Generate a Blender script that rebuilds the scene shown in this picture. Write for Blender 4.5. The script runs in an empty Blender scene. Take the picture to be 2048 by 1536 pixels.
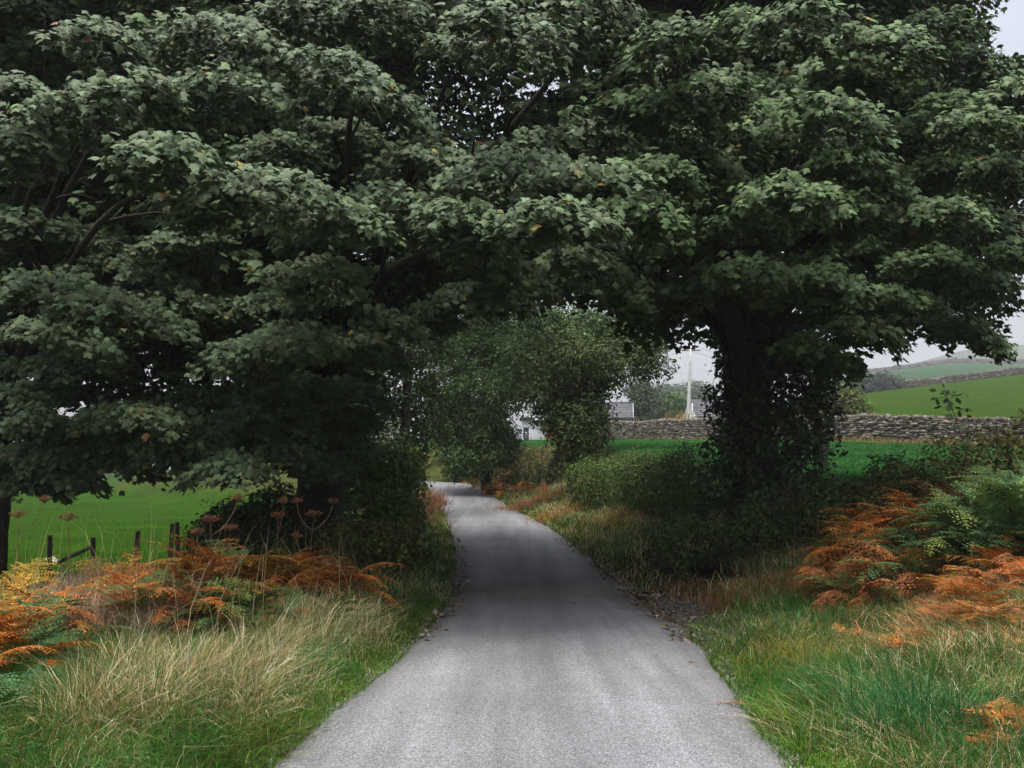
import bpy, math, random
import numpy as np
from mathutils import Vector, Matrix

R = np.random.default_rng(11)
random.seed(5)
sc = bpy.context.scene
COL = sc.collection

# ------------------------------------------------------------------ camera
FPX = 1704.0
CAMZ = 1.65
PITCH = math.atan(182.0 / FPX)
CP, SP = math.cos(PITCH), math.sin(PITCH)
cam_d = bpy.data.cameras.new('camera')
cam_d.sensor_width = 36.0
cam_d.lens = FPX / 2048 * 36.0
cam_d.clip_start, cam_d.clip_end = 0.05, 5000
cam = bpy.data.objects.new('camera', cam_d)
COL.objects.link(cam)
cam.location = (0, 0, CAMZ)
cam.rotation_euler = (math.pi / 2 + PITCH, 0, 0)
sc.camera = cam


def ray(px, py):
    a, b = (px - 1024) / FPX, (768 - py) / FPX
    return np.array([a, CP - b * SP, SP + b * CP])


def P(px, py, d):
    """world point seen at photo pixel (px,py), d metres ahead (along Y)"""
    r = ray(px, py)
    return np.array([0, 0, CAMZ]) + r * (d / r[1])


def proj(p):
    p = np.atleast_2d(p)
    y, z = p[:, 1], p[:, 2] - CAMZ
    dep = np.maximum(y * CP + z * SP, 1e-3)
    up = -y * SP + z * CP
    return 1024 + FPX * p[:, 0] / dep, 768 - FPX * up / dep, dep


# ------------------------------------------------------------------ the lane
ROWS = [(1536, 515, 1583), (1450, 600, 1528), (1360, 752, 1465), (1260, 845, 1380), (1190, 900, 1272),
        (1100, 904, 1164), (1060, 895, 1114), (1035, 886, 1066), (1010, 876, 1016), (968, 846, 962)]
RW = 3.0
st = []
for (yy, l, r) in ROWS:
    dep = RW * FPX / (r - l)
    if yy == 1010: dep = 37.0
    if yy == 968: dep = 47.0
    c = np.array([0, 0, CAMZ]) + ray((l + r) / 2, yy) * dep
    st.append((c[1], c[0], c[2]))
sy = np.array([-8, -2] + [s[0] for s in st] + [56, 66, 80, 800])
sx = np.array([-.5, -.2] + [s[1] for s in st] + [st[-1][1] - 5, st[-1][1] - 13, st[-1][1] - 26, -60])
sz = np.array([st[0][2]] * 2 + [s[2] for s in st] + [st[-1][2] + .15, st[-1][2] + .3, st[-1][2] + .5, 3])
RY = np.arange(-8, 80.01, .25)


def smooth(v, n=9):
    k = np.ones(n) / n
    return np.convolve(np.pad(v, n // 2, mode='edge'), k, 'valid')


RXC = smooth(smooth(np.interp(RY, sy, sx)))
RZC = smooth(smooth(np.interp(RY, sy, sz)))


def ss(x, a, b):
    t = np.clip((x - a) / (b - a), 0, 1)
    return t * t * (3 - 2 * t)


def wob(x, y, s=1.0, k=0.0):
    return (np.sin(x * 1.7 * s + y * .6 * s + k) + np.sin(-x * .8 * s + y * 1.3 * s + 1.3 + k) + np.sin(x * 2.9 * s + y * 2.3 * s + 2.1 + k) * .6) / 2.6


def gz(x, y):
    x = np.asarray(x, float); y = np.asarray(y, float)
    xc = np.interp(y, RY, RXC); zr = np.interp(y, RY, RZC)
    u = x - xc
    rat = x / np.maximum(y, 5)
    bank = np.interp(u, [1.4, 1.8, 2.6, 4, 5.5, 7, 9], [-.01, .05, .16, .5, .95, 1.2, 1.3]) * np.interp(y, [0, 12, 22, 40, 60], [.8, 1, 1.3, 1.9, 1.6])
    Fh = np.interp(y, [0, 10, 25, 44, 80, 140, 230, 450, 600], [1.2, 1.3, 1.8, 3.3, 7, 15, 24, 60, 66])
    Fc = np.interp(y, [0, 10, 25, 44, 70, 110, 200, 600], [1.2, 1.3, 1.8, 3.3, 4.6, 5.0, 6, 12])
    m = ss(rat, .18, .42)
    hk = np.interp(rat, [.2, .43, .52, .6, .7, .9], [.9, .93, 1.0, .975, .99, 1.12])
    F = Fc * (1 - m) + m * (Fh * (1 + (hk - 1) * ss(y, 200, 450)))
    F = F * (1 + np.clip(rat - .41, -.1, .5) * 1.1 * ss(y, 60, 140) * (1 - .8 * ss(y, 200, 300)))
    zR = (zr + bank) * (1 - ss(u, 4.5, 9)) + F * ss(u, 4.5, 9)
    bl = np.interp(-u, [1.4, 1.9, 2.6, 4, 6, 8, 10], [-.01, .04, .1, .22, .12, -.2, -.5])
    FL = np.interp(y, [0, 20, 30, 60, 150, 400, 700], [-.5, -.7, -.9, -.5, 1.0, 4, 6])
    zL = (zr + bl) * (1 - ss(-u, 6, 12)) + FL * ss(-u, 6, 12)
    z = np.where(u >= 0, zR, zL)
    z = z - .035 * (1 - ss(np.abs(u), 1.15, 1.5))
    amp = .035 * ss(np.abs(u), 1.6, 3) * (1 - ss(y, 60, 100))
    return z + amp * wob(x, y, 1.3)


def G(px, py, dmax=400):
    """ground point under a photo pixel"""
    d = np.geomspace(2.5, dmax, 4000)
    r = ray(px, py)
    x = r[0] / r[1] * d; z = CAMZ + r[2] / r[1] * d
    below = z < gz(x, d)
    i = int(np.argmax(below)) if below.any() else len(d) - 1
    return np.array([x[i], d[i], float(gz(x[i], d[i]))])


def on(px, d, dz=0.0):
    """ground point on the line of sight column px at distance d"""
    x = (px - 1024) / FPX * (d * CP + 0)
    return np.array([x, d, float(gz(x, d)) + dz])


# ------------------------------------------------------------------ helpers
def tag(o, label=None, cat=None, group=None, kind=None):
    if label: o['label'] = label
    if cat: o['category'] = cat
    if group: o['group'] = group
    if kind: o['kind'] = kind
    return o


def empty(name, loc, rz=0.0):
    o = bpy.data.objects.new(name, None)
    o.location = tuple(loc); o.rotation_euler = (0, 0, rz)
    o.empty_display_size = .2
    COL.objects.link(o)
    return o


def make_obj(name, V, faces, mat, parent=None, tint=None, smooth_=False):
    """faces: list of int arrays (n,k)"""
    V = np.asarray(V, np.float32)
    if parent is not None:
        V = V - np.array(parent.matrix_basis.translation, np.float32)
    me = bpy.data.meshes.new(name)
    me.vertices.add(len(V)); me.vertices.foreach_set('co', V.ravel())
    tot = sum(f.size for f in faces); npol = sum(len(f) for f in faces)
    me.loops.add(tot); me.polygons.add(npol)
    me.loops.foreach_set('vertex_index', np.concatenate([f.ravel() for f in faces]).astype(np.int32))
    lens = np.concatenate([np.full(len(f), f.shape[1], np.int32) for f in faces])
    me.polygons.foreach_set('loop_start', np.concatenate([[0], np.cumsum(lens)[:-1]]).astype(np.int32))
    if smooth_:
        me.polygons.foreach_set('use_smooth', np.ones(npol, bool))
    me.update(calc_edges=True)
    if tint is not None:
        a = me.attributes.new('tint', 'FLOAT_COLOR', 'POINT')
        c = np.ones((len(V), 4), np.float32); c[:, :3] = tint
        a.data.foreach_set('color', c.ravel())
    me.materials.append(mat)
    o = bpy.data.objects.new(name, me)
    COL.objects.link(o)
    if parent is not None: o.parent = parent
    return o


class MB:
    def __init__(s): s.V = []; s.F = []; s.T = []; s.n = 0
    def add(s, V, faces, tint=(1, 1, 1)):
        V = np.asarray(V, float)
        s.V.append(V)
        for f in faces: s.F.append(np.asarray(f, int) + s.n)
        t = np.asarray(tint, float)
        s.T.append(np.broadcast_to(t, (len(V), 3)) if t.ndim == 1 else t)
        s.n += len(V)
    def build(s, name, mat, parent=None, smooth_=False):
        return make_obj(name, np.concatenate(s.V), s.F, mat, parent, np.concatenate(s.T), smooth_)
    def box(s, c, size, rz=0.0, tint=(1, 1, 1), jit=0.0, tilt=0.0, lean=0.0):
        h = np.array(size) / 2
        v = np.array([[a, b, d] for a in (-1, 1) for b in (-1, 1) for d in (-1, 1)], float) * h
        if jit: v += R.normal(0, jit, v.shape)
        if lean:
            cl, sl = math.cos(lean), math.sin(lean)
            v = v @ np.array([[cl, 0, -sl], [0, 1, 0], [sl, 0, cl]])
        if tilt:
            cl, sl = math.cos(tilt), math.sin(tilt)
            v = v @ np.array([[1, 0, 0], [0, cl, sl], [0, -sl, cl]])
        cz, sz_ = math.cos(rz), math.sin(rz)
        v = v @ np.array([[cz, sz_, 0], [-sz_, cz, 0], [0, 0, 1]])
        s.add(v + np.array(c), [np.array([[0, 1, 3, 2], [4, 6, 7, 5], [0, 4, 5, 1], [2, 3, 7, 6], [0, 2, 6, 4], [1, 5, 7, 3]])], tint)
    def tube(s, pts, rad, n=8, tint=(1, 1, 1), rough=0.0):
        pts = np.asarray(pts, float); rad = np.broadcast_to(np.asarray(rad, float), (len(pts),))
        d = np.gradient(pts, axis=0); d /= np.linalg.norm(d, axis=1)[:, None] + 1e-9
        ref = np.where(np.abs(d[:, 2:3]) < .9, np.array([[0, 0, 1.]]), np.array([[1., 0, 0]]))
        # one consistent reference for the whole tube
        ref = np.broadcast_to(np.array([.31, .93, .17]) if abs(d[:, 2]).mean() > .6 else np.array([0.05, .03, 1.]), d.shape)
        a = np.cross(d, ref); a /= np.linalg.norm(a, axis=1)[:, None] + 1e-9
        b = np.cross(d, a)
        th = np.arange(n) / n * 2 * math.pi
        rr = rad[:, None] * (1 + (R.normal(0, rough, (len(pts), n)) if rough else 0))
        V = pts[:, None] + rr[..., None] * (np.cos(th)[None, :, None] * a[:, None] + np.sin(th)[None, :, None] * b[:, None])
        m = len(pts)
        i, j = np.meshgrid(np.arange(m - 1), np.arange(n), indexing='ij')
        j2 = (j + 1) % n
        f = np.stack([i * n + j, i * n + j2, (i + 1) * n + j2, (i + 1) * n + j], -1).reshape(-1, 4)
        s.add(V.reshape(-1, 3), [f, np.arange(n)[None, ::-1], (np.arange(n) + (m - 1) * n)[None]], tint)


def curve(p0, p1, n=10, bow=(0, 0, 0), wig=0.0):
    t = np.linspace(0, 1, n)[:, None]
    p = np.array(p0) * (1 - t) + np.array(p1) * t + np.array(bow) * (4 * t * (1 - t))
    if wig:
        k = R.normal(0, wig, (n, 3)); k[0] = 0
        p = p + smooth_cols(k)
    return p


def smooth_cols(k):
    return np.stack([smooth(k[:, i], 3) for i in range(3)], 1)


def nrm(v):
    return v / (np.linalg.norm(v, axis=-1, keepdims=True) + 1e-9)


# ------------------------------------------------------------------ materials
def mat(name, build):
    m = bpy.data.materials.new(name); m.use_nodes = True
    nt = m.node_tree; nt.nodes.clear()
    out = nt.nodes.new('ShaderNodeOutputMaterial')
    build(nt, out)
    return m


def nd(nt, t, **kw):
    n = nt.nodes.new(t)
    for k, v in kw.items():
        if k.startswith('_'): setattr(n, k[1:], v)
        else: n.inputs[k.replace('__', ' ')].default_value = v
    return n


def mixc(nt, fac, a, b, mode='MIX'):
    n = nt.nodes.new('ShaderNodeMix'); n.data_type = 'RGBA'; n.blend_type = mode
    for sock, v in ((n.inputs[0], fac), (n.inputs[6], a), (n.inputs[7], b)):
        if hasattr(v, 'is_linked') or hasattr(v, 'links'): nt.links.new(v, sock)
        elif isinstance(v, (int, float)): sock.default_value = v
        else: sock.default_value = (*v, 1)
    return n.outputs[2]


def ramp(nt, fac, stops):
    n = nt.nodes.new('ShaderNodeValToRGB')
    while len(n.color_ramp.elements) < len(stops): n.color_ramp.elements.new(.5)
    for e, (p, c) in zip(n.color_ramp.elements, stops):
        e.position = p
        e.color = (*c, 1) if not isinstance(c, (int, float)) else (c, c, c, 1)
    nt.links.new(fac, n.inputs[0])
    return n.outputs[0]


def noise(nt, scale, detail=4, rough=.6, vec=None):
    n = nd(nt, 'ShaderNodeTexNoise', Scale=scale, Detail=detail, Roughness=rough)
    if vec is None:
        tc = nt.nodes.new('ShaderNodeTexCoord'); vec = tc.outputs['Object']
    nt.links.new(vec, n.inputs['Vector'])
    return n.outputs['Fac']


def leafy(name, rough=.55, spec=.4, trans=.0, tcol=(1.4, 1.7, .7), nscale=9.0, namp=.5):
    def b(nt, out):
        a = nd(nt, 'ShaderNodeAttribute', _attribute_name='tint')
        f = noise(nt, nscale, 3)
        v = ramp(nt, f, [(.3, 1 - namp), (.7, 1 + namp * .6)])
        c = mixc(nt, 1.0, a.outputs['Color'], v, 'MULTIPLY')
        p = nd(nt, 'ShaderNodeBsdfPrincipled', Roughness=rough)
        p.inputs['Specular IOR Level'].default_value = spec
        nt.links.new(c, p.inputs['Base Color'])
        if trans:
            t = nt.nodes.new('ShaderNodeBsdfTranslucent')
            c2 = mixc(nt, 1.0, c, tcol, 'MULTIPLY')
            nt.links.new(c2, t.inputs['Color'])
            mx = nd(nt, 'ShaderNodeMixShader', Fac=trans)
            nt.links.new(p.outputs[0], mx.inputs[1]); nt.links.new(t.outputs[0], mx.inputs[2])
            nt.links.new(mx.outputs[0], out.inputs[0])
        else:
            nt.links.new(p.outputs[0], out.inputs[0])
    return mat(name, b)


M_leaf = leafy('sycamore_leaf', .6, .2, .03, (1.5, 1.6, .6), nscale=7.0, namp=.35)
M_bushleaf = leafy('bush_leaf', .65, .12, .12)
M_ivy = leafy('ivy_leaf', .5, .3)
M_grass = leafy('grass_blade', .65, .08, .25, (1.3, 1.4, .8), 3.0, .35)
M_straw = leafy('dry_grass_blade', .75, .08, .2, (1.2, 1.1, .8), 3.0, .25)
M_fern = leafy('bracken_frond', .75, .06, .2, (1.3, 1.1, .7), 6.0, .45)
M_wood = leafy('weathered_wood', .85, .2, nscale=14.0)
M_litter = leafy('fallen_leaf', .8, .2)


def surf(name, cols, scale, rough=.9, bump=.0, bscale=None, spec=.3, detail=6):
    def b(nt, out):
        f = noise(nt, scale, detail)
        c = ramp(nt, f, cols)
        a = nd(nt, 'ShaderNodeAttribute', _attribute_name='tint')
        c = mixc(nt, 1.0, c, a.outputs['Color'], 'MULTIPLY')
        p = nd(nt, 'ShaderNodeBsdfPrincipled', Roughness=rough)
        p.inputs['Specular IOR Level'].default_value = spec
        nt.links.new(c, p.inputs['Base Color'])
        if bump:
            h = noise(nt, bscale or scale * 3, 4)
            bn = nd(nt, 'ShaderNodeBump', Strength=bump, Distance=.02)
            nt.links.new(h, bn.inputs['Height']); nt.links.new(bn.outputs[0], p.inputs['Normal'])
        nt.links.new(p.outputs[0], out.inputs[0])
    return mat(name, b)


M_bark = surf('sycamore_bark', [(.3, (.014, .011, .009)), (.7, (.04, .032, .025))], 9, .95, .8, 22)
M_stone = surf('drystone', [(.25, (.55, .55, .55)), (.75, (1.15, 1.12, 1.05))], 3.0, .95, .5, 18)
M_paint = surf('white_paint', [(.3, (.66, .67, .68)), (.7, (.78, .78, .78))], 2.5, .6)
M_roof = surf('grey_roofing', [(.3, (.075, .078, .085)), (.7, (.14, .143, .152))], 4, .8)
M_brick = surf('red_brick', [(.3, (.16, .05, .025)), (.7, (.3, .1, .05))], 6, .9)
M_glass = surf('dark_window', [(.3, (.02, .022, .026)), (.7, (.05, .055, .06))], 3, .12, spec=.6)
M_pole = surf('bleached_pole', [(.3, (.42, .41, .39)), (.7, (.62, .61, .59))], 5, .85)
M_pale = surf('pale_stone', [(.3, (.25, .25, .25)), (.7, (.42, .42, .43))], 12, .9, .5)


def b_road(nt, out):
    tc = nt.nodes.new('ShaderNodeTexCoord'); O = tc.outputs['Object']
    a = nd(nt, 'ShaderNodeAttribute', _attribute_name='tint')
    sep = nt.nodes.new('ShaderNodeSeparateColor'); nt.links.new(a.outputs['Color'], sep.inputs[0])
    v = nd(nt, 'ShaderNodeTexVoronoi', Scale=140.0); nt.links.new(O, v.inputs['Vector'])
    sp = nt.nodes.new('ShaderNodeSeparateColor'); nt.links.new(v.outputs['Color'], sp.inputs[0])
    grain = ramp(nt, sp.outputs[0], [(0.0, (.08, .08, .08)), (.3, (.155, .157, .159)), (.7, (.215, .218, .223)), (1.0, (.36, .364, .372))])
    fine = noise(nt, 240, 3, .7, O)
    grain = mixc(nt, .7, grain, ramp(nt, fine, [(.25, .5), (.75, 1.25)]), 'MULTIPLY')
    big = noise(nt, .9, 5, .6, O)
    c = mixc(nt, 1.0, grain, ramp(nt, big, [(.3, (.84, .83, .84)), (.7, (1.1, 1.1, 1.12))]), 'MULTIPLY')
    mp = nd(nt, 'ShaderNodeMapping'); mp.inputs['Scale'].default_value = (2.2, .13, 1)
    nt.links.new(O, mp.inputs[0])
    streak = noise(nt, 1.6, 4, .6, mp.outputs[0])
    c = mixc(nt, 1.0, c, ramp(nt, streak, [(.35, (.78, .78, .775)), (.65, (1.1, 1.1, 1.09))]), 'MULTIPLY')
    # worn wheel tracks are paler, the middle and the edges hold darker grit (red channel = across 0..1)
    tr = ramp(nt, sep.outputs[0], [(0.0, (.5, .47, .42)), (.05, (.82, .8, .77)), (.22, (1.08, 1.08, 1.08)), (.42, (.86, .86, .85)), (.5, (.84, .84, .83)),
                                  (.58, (.92, .92, .92)), (.78, (1.06, 1.06, 1.06)), (.95, (.86, .84, .82)), (1.0, (.52, .48, .43))])
    c = mixc(nt, 1.0, c, tr, 'MULTIPLY')
    # canopy shade painted into the tarmac colour (green channel)
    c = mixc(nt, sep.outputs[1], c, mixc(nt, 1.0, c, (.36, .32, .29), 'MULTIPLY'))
    p = nd(nt, 'ShaderNodeBsdfPrincipled', Roughness=.85)
    p.inputs['Specular IOR Level'].default_value = .3
    nt.links.new(c, p.inputs['Base Color'])
    bn = nd(nt, 'ShaderNodeBump', Strength=.5, Distance=.006)
    nt.links.new(sp.outputs[0], bn.inputs['Height']); nt.links.new(bn.outputs[0], p.inputs['Normal'])
    nt.links.new(p.outputs[0], out.inputs[0])


M_road = mat('worn_tarmac', b_road)


def b_ground(nt, out):
    tc = nt.nodes.new('ShaderNodeTexCoord'); O = tc.outputs['Object']
    a = nd(nt, 'ShaderNodeAttribute', _attribute_name='tint')
    n1 = noise(nt, 14, 6, .7, O); n2 = noise(nt, .55, 5, .6, O); n3 = noise(nt, 60, 3, .7, O)
    c = mixc(nt, 1.0, a.outputs['Color'], ramp(nt, n1, [(.3, (.6, .6, .6)), (.7, (1.35, 1.35, 1.3))]), 'MULTIPLY')
    c = mixc(nt, 1.0, c, ramp(nt, n2, [(.3, (.62, .7, .7)), (.7, (1.4, 1.22, 1.1))]), 'MULTIPLY')
    c = mixc(nt, 1.0, c, ramp(nt, n3, [(.3, (.7, .7, .7)), (.7, (1.25, 1.25, 1.25))]), 'MULTIPLY')
    mp = nd(nt, 'ShaderNodeMapping'); mp.inputs['Scale'].default_value = (.25, 1.3, 1)
    nt.links.new(O, mp.inputs[0])
    n4 = noise(nt, .5, 5, .65, mp.outputs[0])
    c = mixc(nt, 1.0, c, ramp(nt, n4, [(.35, (.78, .84, .8)), (.65, (1.2, 1.12, 1.1))]), 'MULTIPLY')
    p = nd(nt, 'ShaderNodeBsdfPrincipled', Roughness=.95)
    p.inputs['Specular IOR Level'].default_value = .0
    nt.links.new(c, p.inputs['Base Color'])
    bn = nd(nt, 'ShaderNodeBump', Strength=.8, Distance=.05)
    nt.links.new(n1, bn.inputs['Height']); nt.links.new(bn.outputs[0], p.inputs['Normal'])
    nt.links.new(p.outputs[0], out.inputs[0])


M_ground = mat('turf_and_soil', b_ground)

# ------------------------------------------------------------------ ground sheet
gx = np.unique(np.concatenate([-np.geomspace(24, 900, 40)[::-1], np.arange(-24, 24.01, .3), np.geomspace(24, 900, 60)]).round(3))
gy = np.unique(np.concatenate([np.arange(-14, 60, .4), np.geomspace(60, 1100, 90)]).round(3))
X, Y = np.meshgrid(gx, gy, indexing='ij')
Z = gz(X, Y)
xc_ = np.interp(Y, RY, RXC); U = X - xc_
verge = np.array([.045, .055, .018]); fieldR = np.array([.013, .056, .013]); hillg = np.array([.022, .052, .002]); fieldL = np.array([.018, .052, .003])
soil = np.array([.028, .02, .014]); hill2 = np.array([.014, .052, .017]); dry = np.array([.14, .11, .045])
T = np.broadcast_to(verge, X.shape + (3,)).copy()
def lay(T, c, m): return T * (1 - m[..., None]) + np.asarray(c) * m[..., None]
T = lay(T, fieldL, ss(-U, 7.5, 9))
T = lay(T, fieldR, ss(U, 5.5, 7.5) * ss(Y, 13, 16))
wall_d = lambda x: 36 + 34 * np.exp(-(np.asarray(x, float) - 7.5) / 9.0)   # near drystone wall: distance at x
T = lay(T, dry, np.exp(-((Y - wall_d(X) + .9) / .5) ** 2) * (U > 5) * .8)
T = lay(T, hillg, ss(Y - wall_d(X), 0, 1) * (U > 5) * (X > 5))
T = lay(T, hill2, ss(Y, 150, 156) * (U > 5) * (X > 5))
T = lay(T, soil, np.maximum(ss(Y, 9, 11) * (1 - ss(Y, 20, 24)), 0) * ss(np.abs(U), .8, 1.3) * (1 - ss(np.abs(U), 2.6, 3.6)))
T = lay(T, np.array([.12, .112, .105]), ss(Y, 8, 9.5) * (1 - ss(Y, 12.5, 14.5)) * ss(U, 1.2, 1.5) * (1 - ss(U, 2.0, 2.6)))
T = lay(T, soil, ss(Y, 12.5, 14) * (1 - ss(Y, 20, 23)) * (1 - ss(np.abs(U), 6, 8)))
i, j = np.meshgrid(np.arange(len(gx) - 1), np.arange(len(gy) - 1), indexing='ij')
n_ = len(gy)
f = np.stack([i * n_ + j, (i + 1) * n_ + j, (i + 1) * n_ + j + 1, i * n_ + j + 1], -1).reshape(-1, 4)
g = make_obj('ground', np.stack([X, Y, Z], -1).reshape(-1, 3), [f], M_ground, None, T.reshape(-1, 3), True)
tag(g, kind='structure', label='grassy verges and green sloping pasture fields', cat='ground')

# far misty hills, solid ridges beyond the fields
def ridge(name, y0, prof, depth, col, label):
    xs = np.linspace(prof[0][0], prof[-1][0], 90)
    zs = np.interp(xs, [p[0] for p in prof], [p[1] for p in prof]) * (1 + .03 * np.sin(xs * .02)) + 1.2 * np.sin(xs * .06)
    ys = np.linspace(0, 1, 14)
    V = np.stack([np.broadcast_to(xs[:, None], (90, 14)), y0 + depth * (ys[None] - .5) + 0 * xs[:, None], zs[:, None] * np.sin(ys * math.pi)[None] ** .7 - 3], -1)
    i, j = np.meshgrid(np.arange(89), np.arange(13), indexing='ij')
    f = np.stack([i * 14 + j, (i + 1) * 14 + j, (i + 1) * 14 + j + 1, i * 14 + j + 1], -1).reshape(-1, 4)
    o = make_obj(name, V.reshape(-1, 3), [f], M_ground, None, np.broadcast_to(np.array(col), (90 * 14, 3)), True)
    tag(o, label, 'hill', kind='structure')
ridge('hill', 820, [(-300, 15), (100, 40), (250, 72), (330, 96), (420, 118), (520, 138), (800, 150)], 300, (.05, .07, .05), 'misty grey hill rising beyond the fields')
ridge('hill', 900, [(-900, 14), (-500, 24), (-100, 30), (150, 42), (400, 60)], 260, (.04, .06, .045), 'faint low wooded hill on the skyline behind the houses')

# ------------------------------------------------------------------ road
ys = np.concatenate([np.arange(-6, 30, .2), np.arange(30, 78, .5)])
ncr = 13
across = np.linspace(0, 1, ncr)
xc = np.interp(ys, RY, RXC); zc = np.interp(ys, RY, RZC)
jl = smooth(R.normal(0, .085, len(ys)), 3) + .03 * np.sin(ys * 2.1); jr = smooth(R.normal(0, .085, len(ys)), 3) + .03 * np.sin(ys * 1.7 + 1)
wl = 1.5 + jl + .1 * (1 - ss(ys, 6, 12)); wr = 1.5 + jr + .07 * (1 - ss(ys, 6, 12))
Xr = xc[:, None] - wl[:, None] + (wl + wr)[:, None] * across[None]
Zr = zc[:, None] + .012 + .03 * (1 - (2 * across - 1)[None] ** 2)
Zr[:, 0] -= .03; Zr[:, -1] -= .03
Yr = np.broadcast_to(ys[:, None], Xr.shape)
Tm = np.zeros(Xr.shape + (3,)); Tm[..., 0] = across[None]
Tm[..., 1] = (np.exp(-((Yr - 14.4) / 2.3) ** 2)) * 1.0 * (.75 + .25 * wob(Xr * 2, Yr * 2))  # soft band of painted canopy shade across the lane
i, j = np.meshgrid(np.arange(len(ys) - 1), np.arange(ncr - 1), indexing='ij')
f = np.stack([i * ncr + j, i * ncr + j + 1, (i + 1) * ncr + j + 1, (i + 1) * ncr + j], -1).reshape(-1, 4)
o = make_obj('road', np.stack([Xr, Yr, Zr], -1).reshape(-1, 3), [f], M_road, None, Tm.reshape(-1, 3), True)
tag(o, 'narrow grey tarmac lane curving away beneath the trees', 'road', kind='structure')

# ------------------------------------------------------------------ leaves
half = [(.10, -.04), (.33, -.06), (.30, .12), (.50, .26), (.62, .46), (.40, .50), (.24, .56), (.26, .74), (.12, .84)]
MAPLE = np.array([(0, .02)] + half + [(0, 1.05)] + [(-a, b) for a, b in half[::-1]])
MAPLE3 = np.concatenate([[(0, .38)], MAPLE])
MZ = np.concatenate([[.06], -.20 * np.abs(MAPLE[:, 0]) - .10 * np.maximum(MAPLE[:, 1] - .3, 0) ** 2])
k_ = len(MAPLE)
MAPLE_V = np.concatenate([MAPLE3, MZ[:, None]], 1)
MAPLE_F = np.array([[0, 1 + a, 1 + (a + 1) % k_] for a in range(k_)])
# a lighter maple outline for leaves deep in the crown
M2 = np.array([(0, 0), (.36, .05), (.58, .46), (.2, .58), (0, 1.05), (-.2, .58), (-.58, .46), (-.36, .05)])
M2_V = np.concatenate([M2, (-.15 * np.abs(M2[:, :1]))], 1)
M2_F = np.array([[0, 1, 2, 3], [0, 3, 4, 5], [0, 5, 6, 7]])
OVAL = np.array([(0, 0, 0), (.3, .35, -.05), (.22, .75, -.06), (0, 1, -.1), (-.22, .75, -.06), (-.3, .35, -.05)])
OVAL_F = np.array([[0, 1, 2, 3], [0, 3, 4, 5]])


def leaf_geo(Pn, N, Tn, S, C, shape, F):
    N = nrm(N); X_ = nrm(np.cross(Tn, N)); T_ = np.cross(N, X_)
    S = np.asarray(S)[:, None, None]
    V = Pn[:, None] + S * (shape[None, :, 0:1] * X_[:, None] + shape[None, :, 1:2] * T_[:, None] + shape[None, :, 2:3] * N[:, None])
    k = len(shape)
    faces = (F[None] + (np.arange(len(Pn)) * k)[:, None, None]).reshape(-1, F.shape[1])
    return V.reshape(-1, 3), faces, np.repeat(C, k, axis=0)


def green(n, base, var=.25, warm=.12):
    base = np.array(base)
    c = base[None] * np.exp(R.normal(0, var, (n, 1)))
    w = R.random((n, 1)) * warm
    return np.clip(c * (1 - w) + w * np.array([.16, .13, .03]), 0, 1)


def spray(c, a, b, h, out, n, size, slope=0.0, base=(.045, .085, .045), dome=1.0):
    """one layered leafy branch end: a drooping shelf of leaves around twig ends"""
    k = max(6, int(n / 8))
    r = np.sqrt(R.random(k)); th = R.random(k) * 2 * math.pi
    lx, ly = a * r * np.cos(th), b * r * np.sin(th)
    lz = h * (1 - 1.5 * r ** 2 * dome) - h * .9 * R.random(k) ** 1.5 + slope * lx
    idx = R.integers(0, k, n)
    o2 = np.array([out[0], out[1]])
    q = np.stack([lx, ly, lz], 1)[idx] + R.normal(0, 1, (n, 3)) * np.array([.11, .11, .07]) * (size / .13)
    od = np.stack([q[:, 0] / a, q[:, 1] / b], 1) * .8 + o2[None] * .8 + R.normal(0, .35, (n, 2))
    od = nrm(np.concatenate([od, np.zeros((n, 1))], 1))
    up = np.array([0, 0, 1.])
    N = nrm(up * .64 + od * .72 + R.normal(0, .32, (n, 3)))
    Tn = nrm(od * .4 - up * .85 + R.normal(0, .4, (n, 3)))
    S = size * np.clip(R.normal(1, .28, n), .4, 1.6)
    C = green(n, base, .28, .16)
    old = R.random(n) < .007
    C[old] = np.array([(.26, .2, .05), (.2, .09, .03), (.15, .16, .05)])[R.integers(0, 3, int(old.sum()))]
    return q + np.array(c), N, Tn, S, C


# lower limit of the big crowns in the photo: the arch over the lane
LOWX = [-900, 0, 90, 160, 230, 330, 375, 470, 560, 640, 720, 790, 850, 1000, 1100, 1180, 1240, 1300, 1345, 1420, 1560, 1650, 1740, 1790, 1900, 1990, 2030, 2080, 2500]
LOWY = [1020, 1015, 1030, 990, 1000, 945, 965, 985, 960, 930, 900, 780, 660, 605, 590, 620, 680, 735, 735, 735, 760, 755, 725, 690, 690, 710, 640, 560, 520]


def allowed(p, ext):
    px, py, dep = proj(p)
    e = ext * FPX / dep
    low = np.minimum(np.minimum(np.interp(px, LOWX, LOWY), np.interp(px - e * .8, LOWX, LOWY)), np.interp(px + e * .8, LOWX, LOWY))
    rl = np.interp(py, [-900, -300, 0, 60, 110, 300, 560, 640, 720], [1650, 1850, 1985, 2005, 2060, 2130, 2110, 2040, 2000])
    return (py + e * .45 < low) & (px + e * .8 < rl)


GAPS = [(1060, 165, 130, 80, .86), (930, 90, 100, 60, .8), (880, 190, 90, 70, .75), (1000, 240, 140, 45, .75), (1150, 110, 60, 40, .6), (1400, 580, 40, 45, .45), (1160, 110, 60, 40, .5), (620, 325, 45, 35, .5),
        (1650, 285, 35, 25, .5), (1880, 620, 80, 50, .6), (1740, 420, 40, 25, .5), (1540, 500, 60, 30, .4), (1370, 640, 55, 40, .7), (960, 560, 50, 25, 0.3)]


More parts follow.
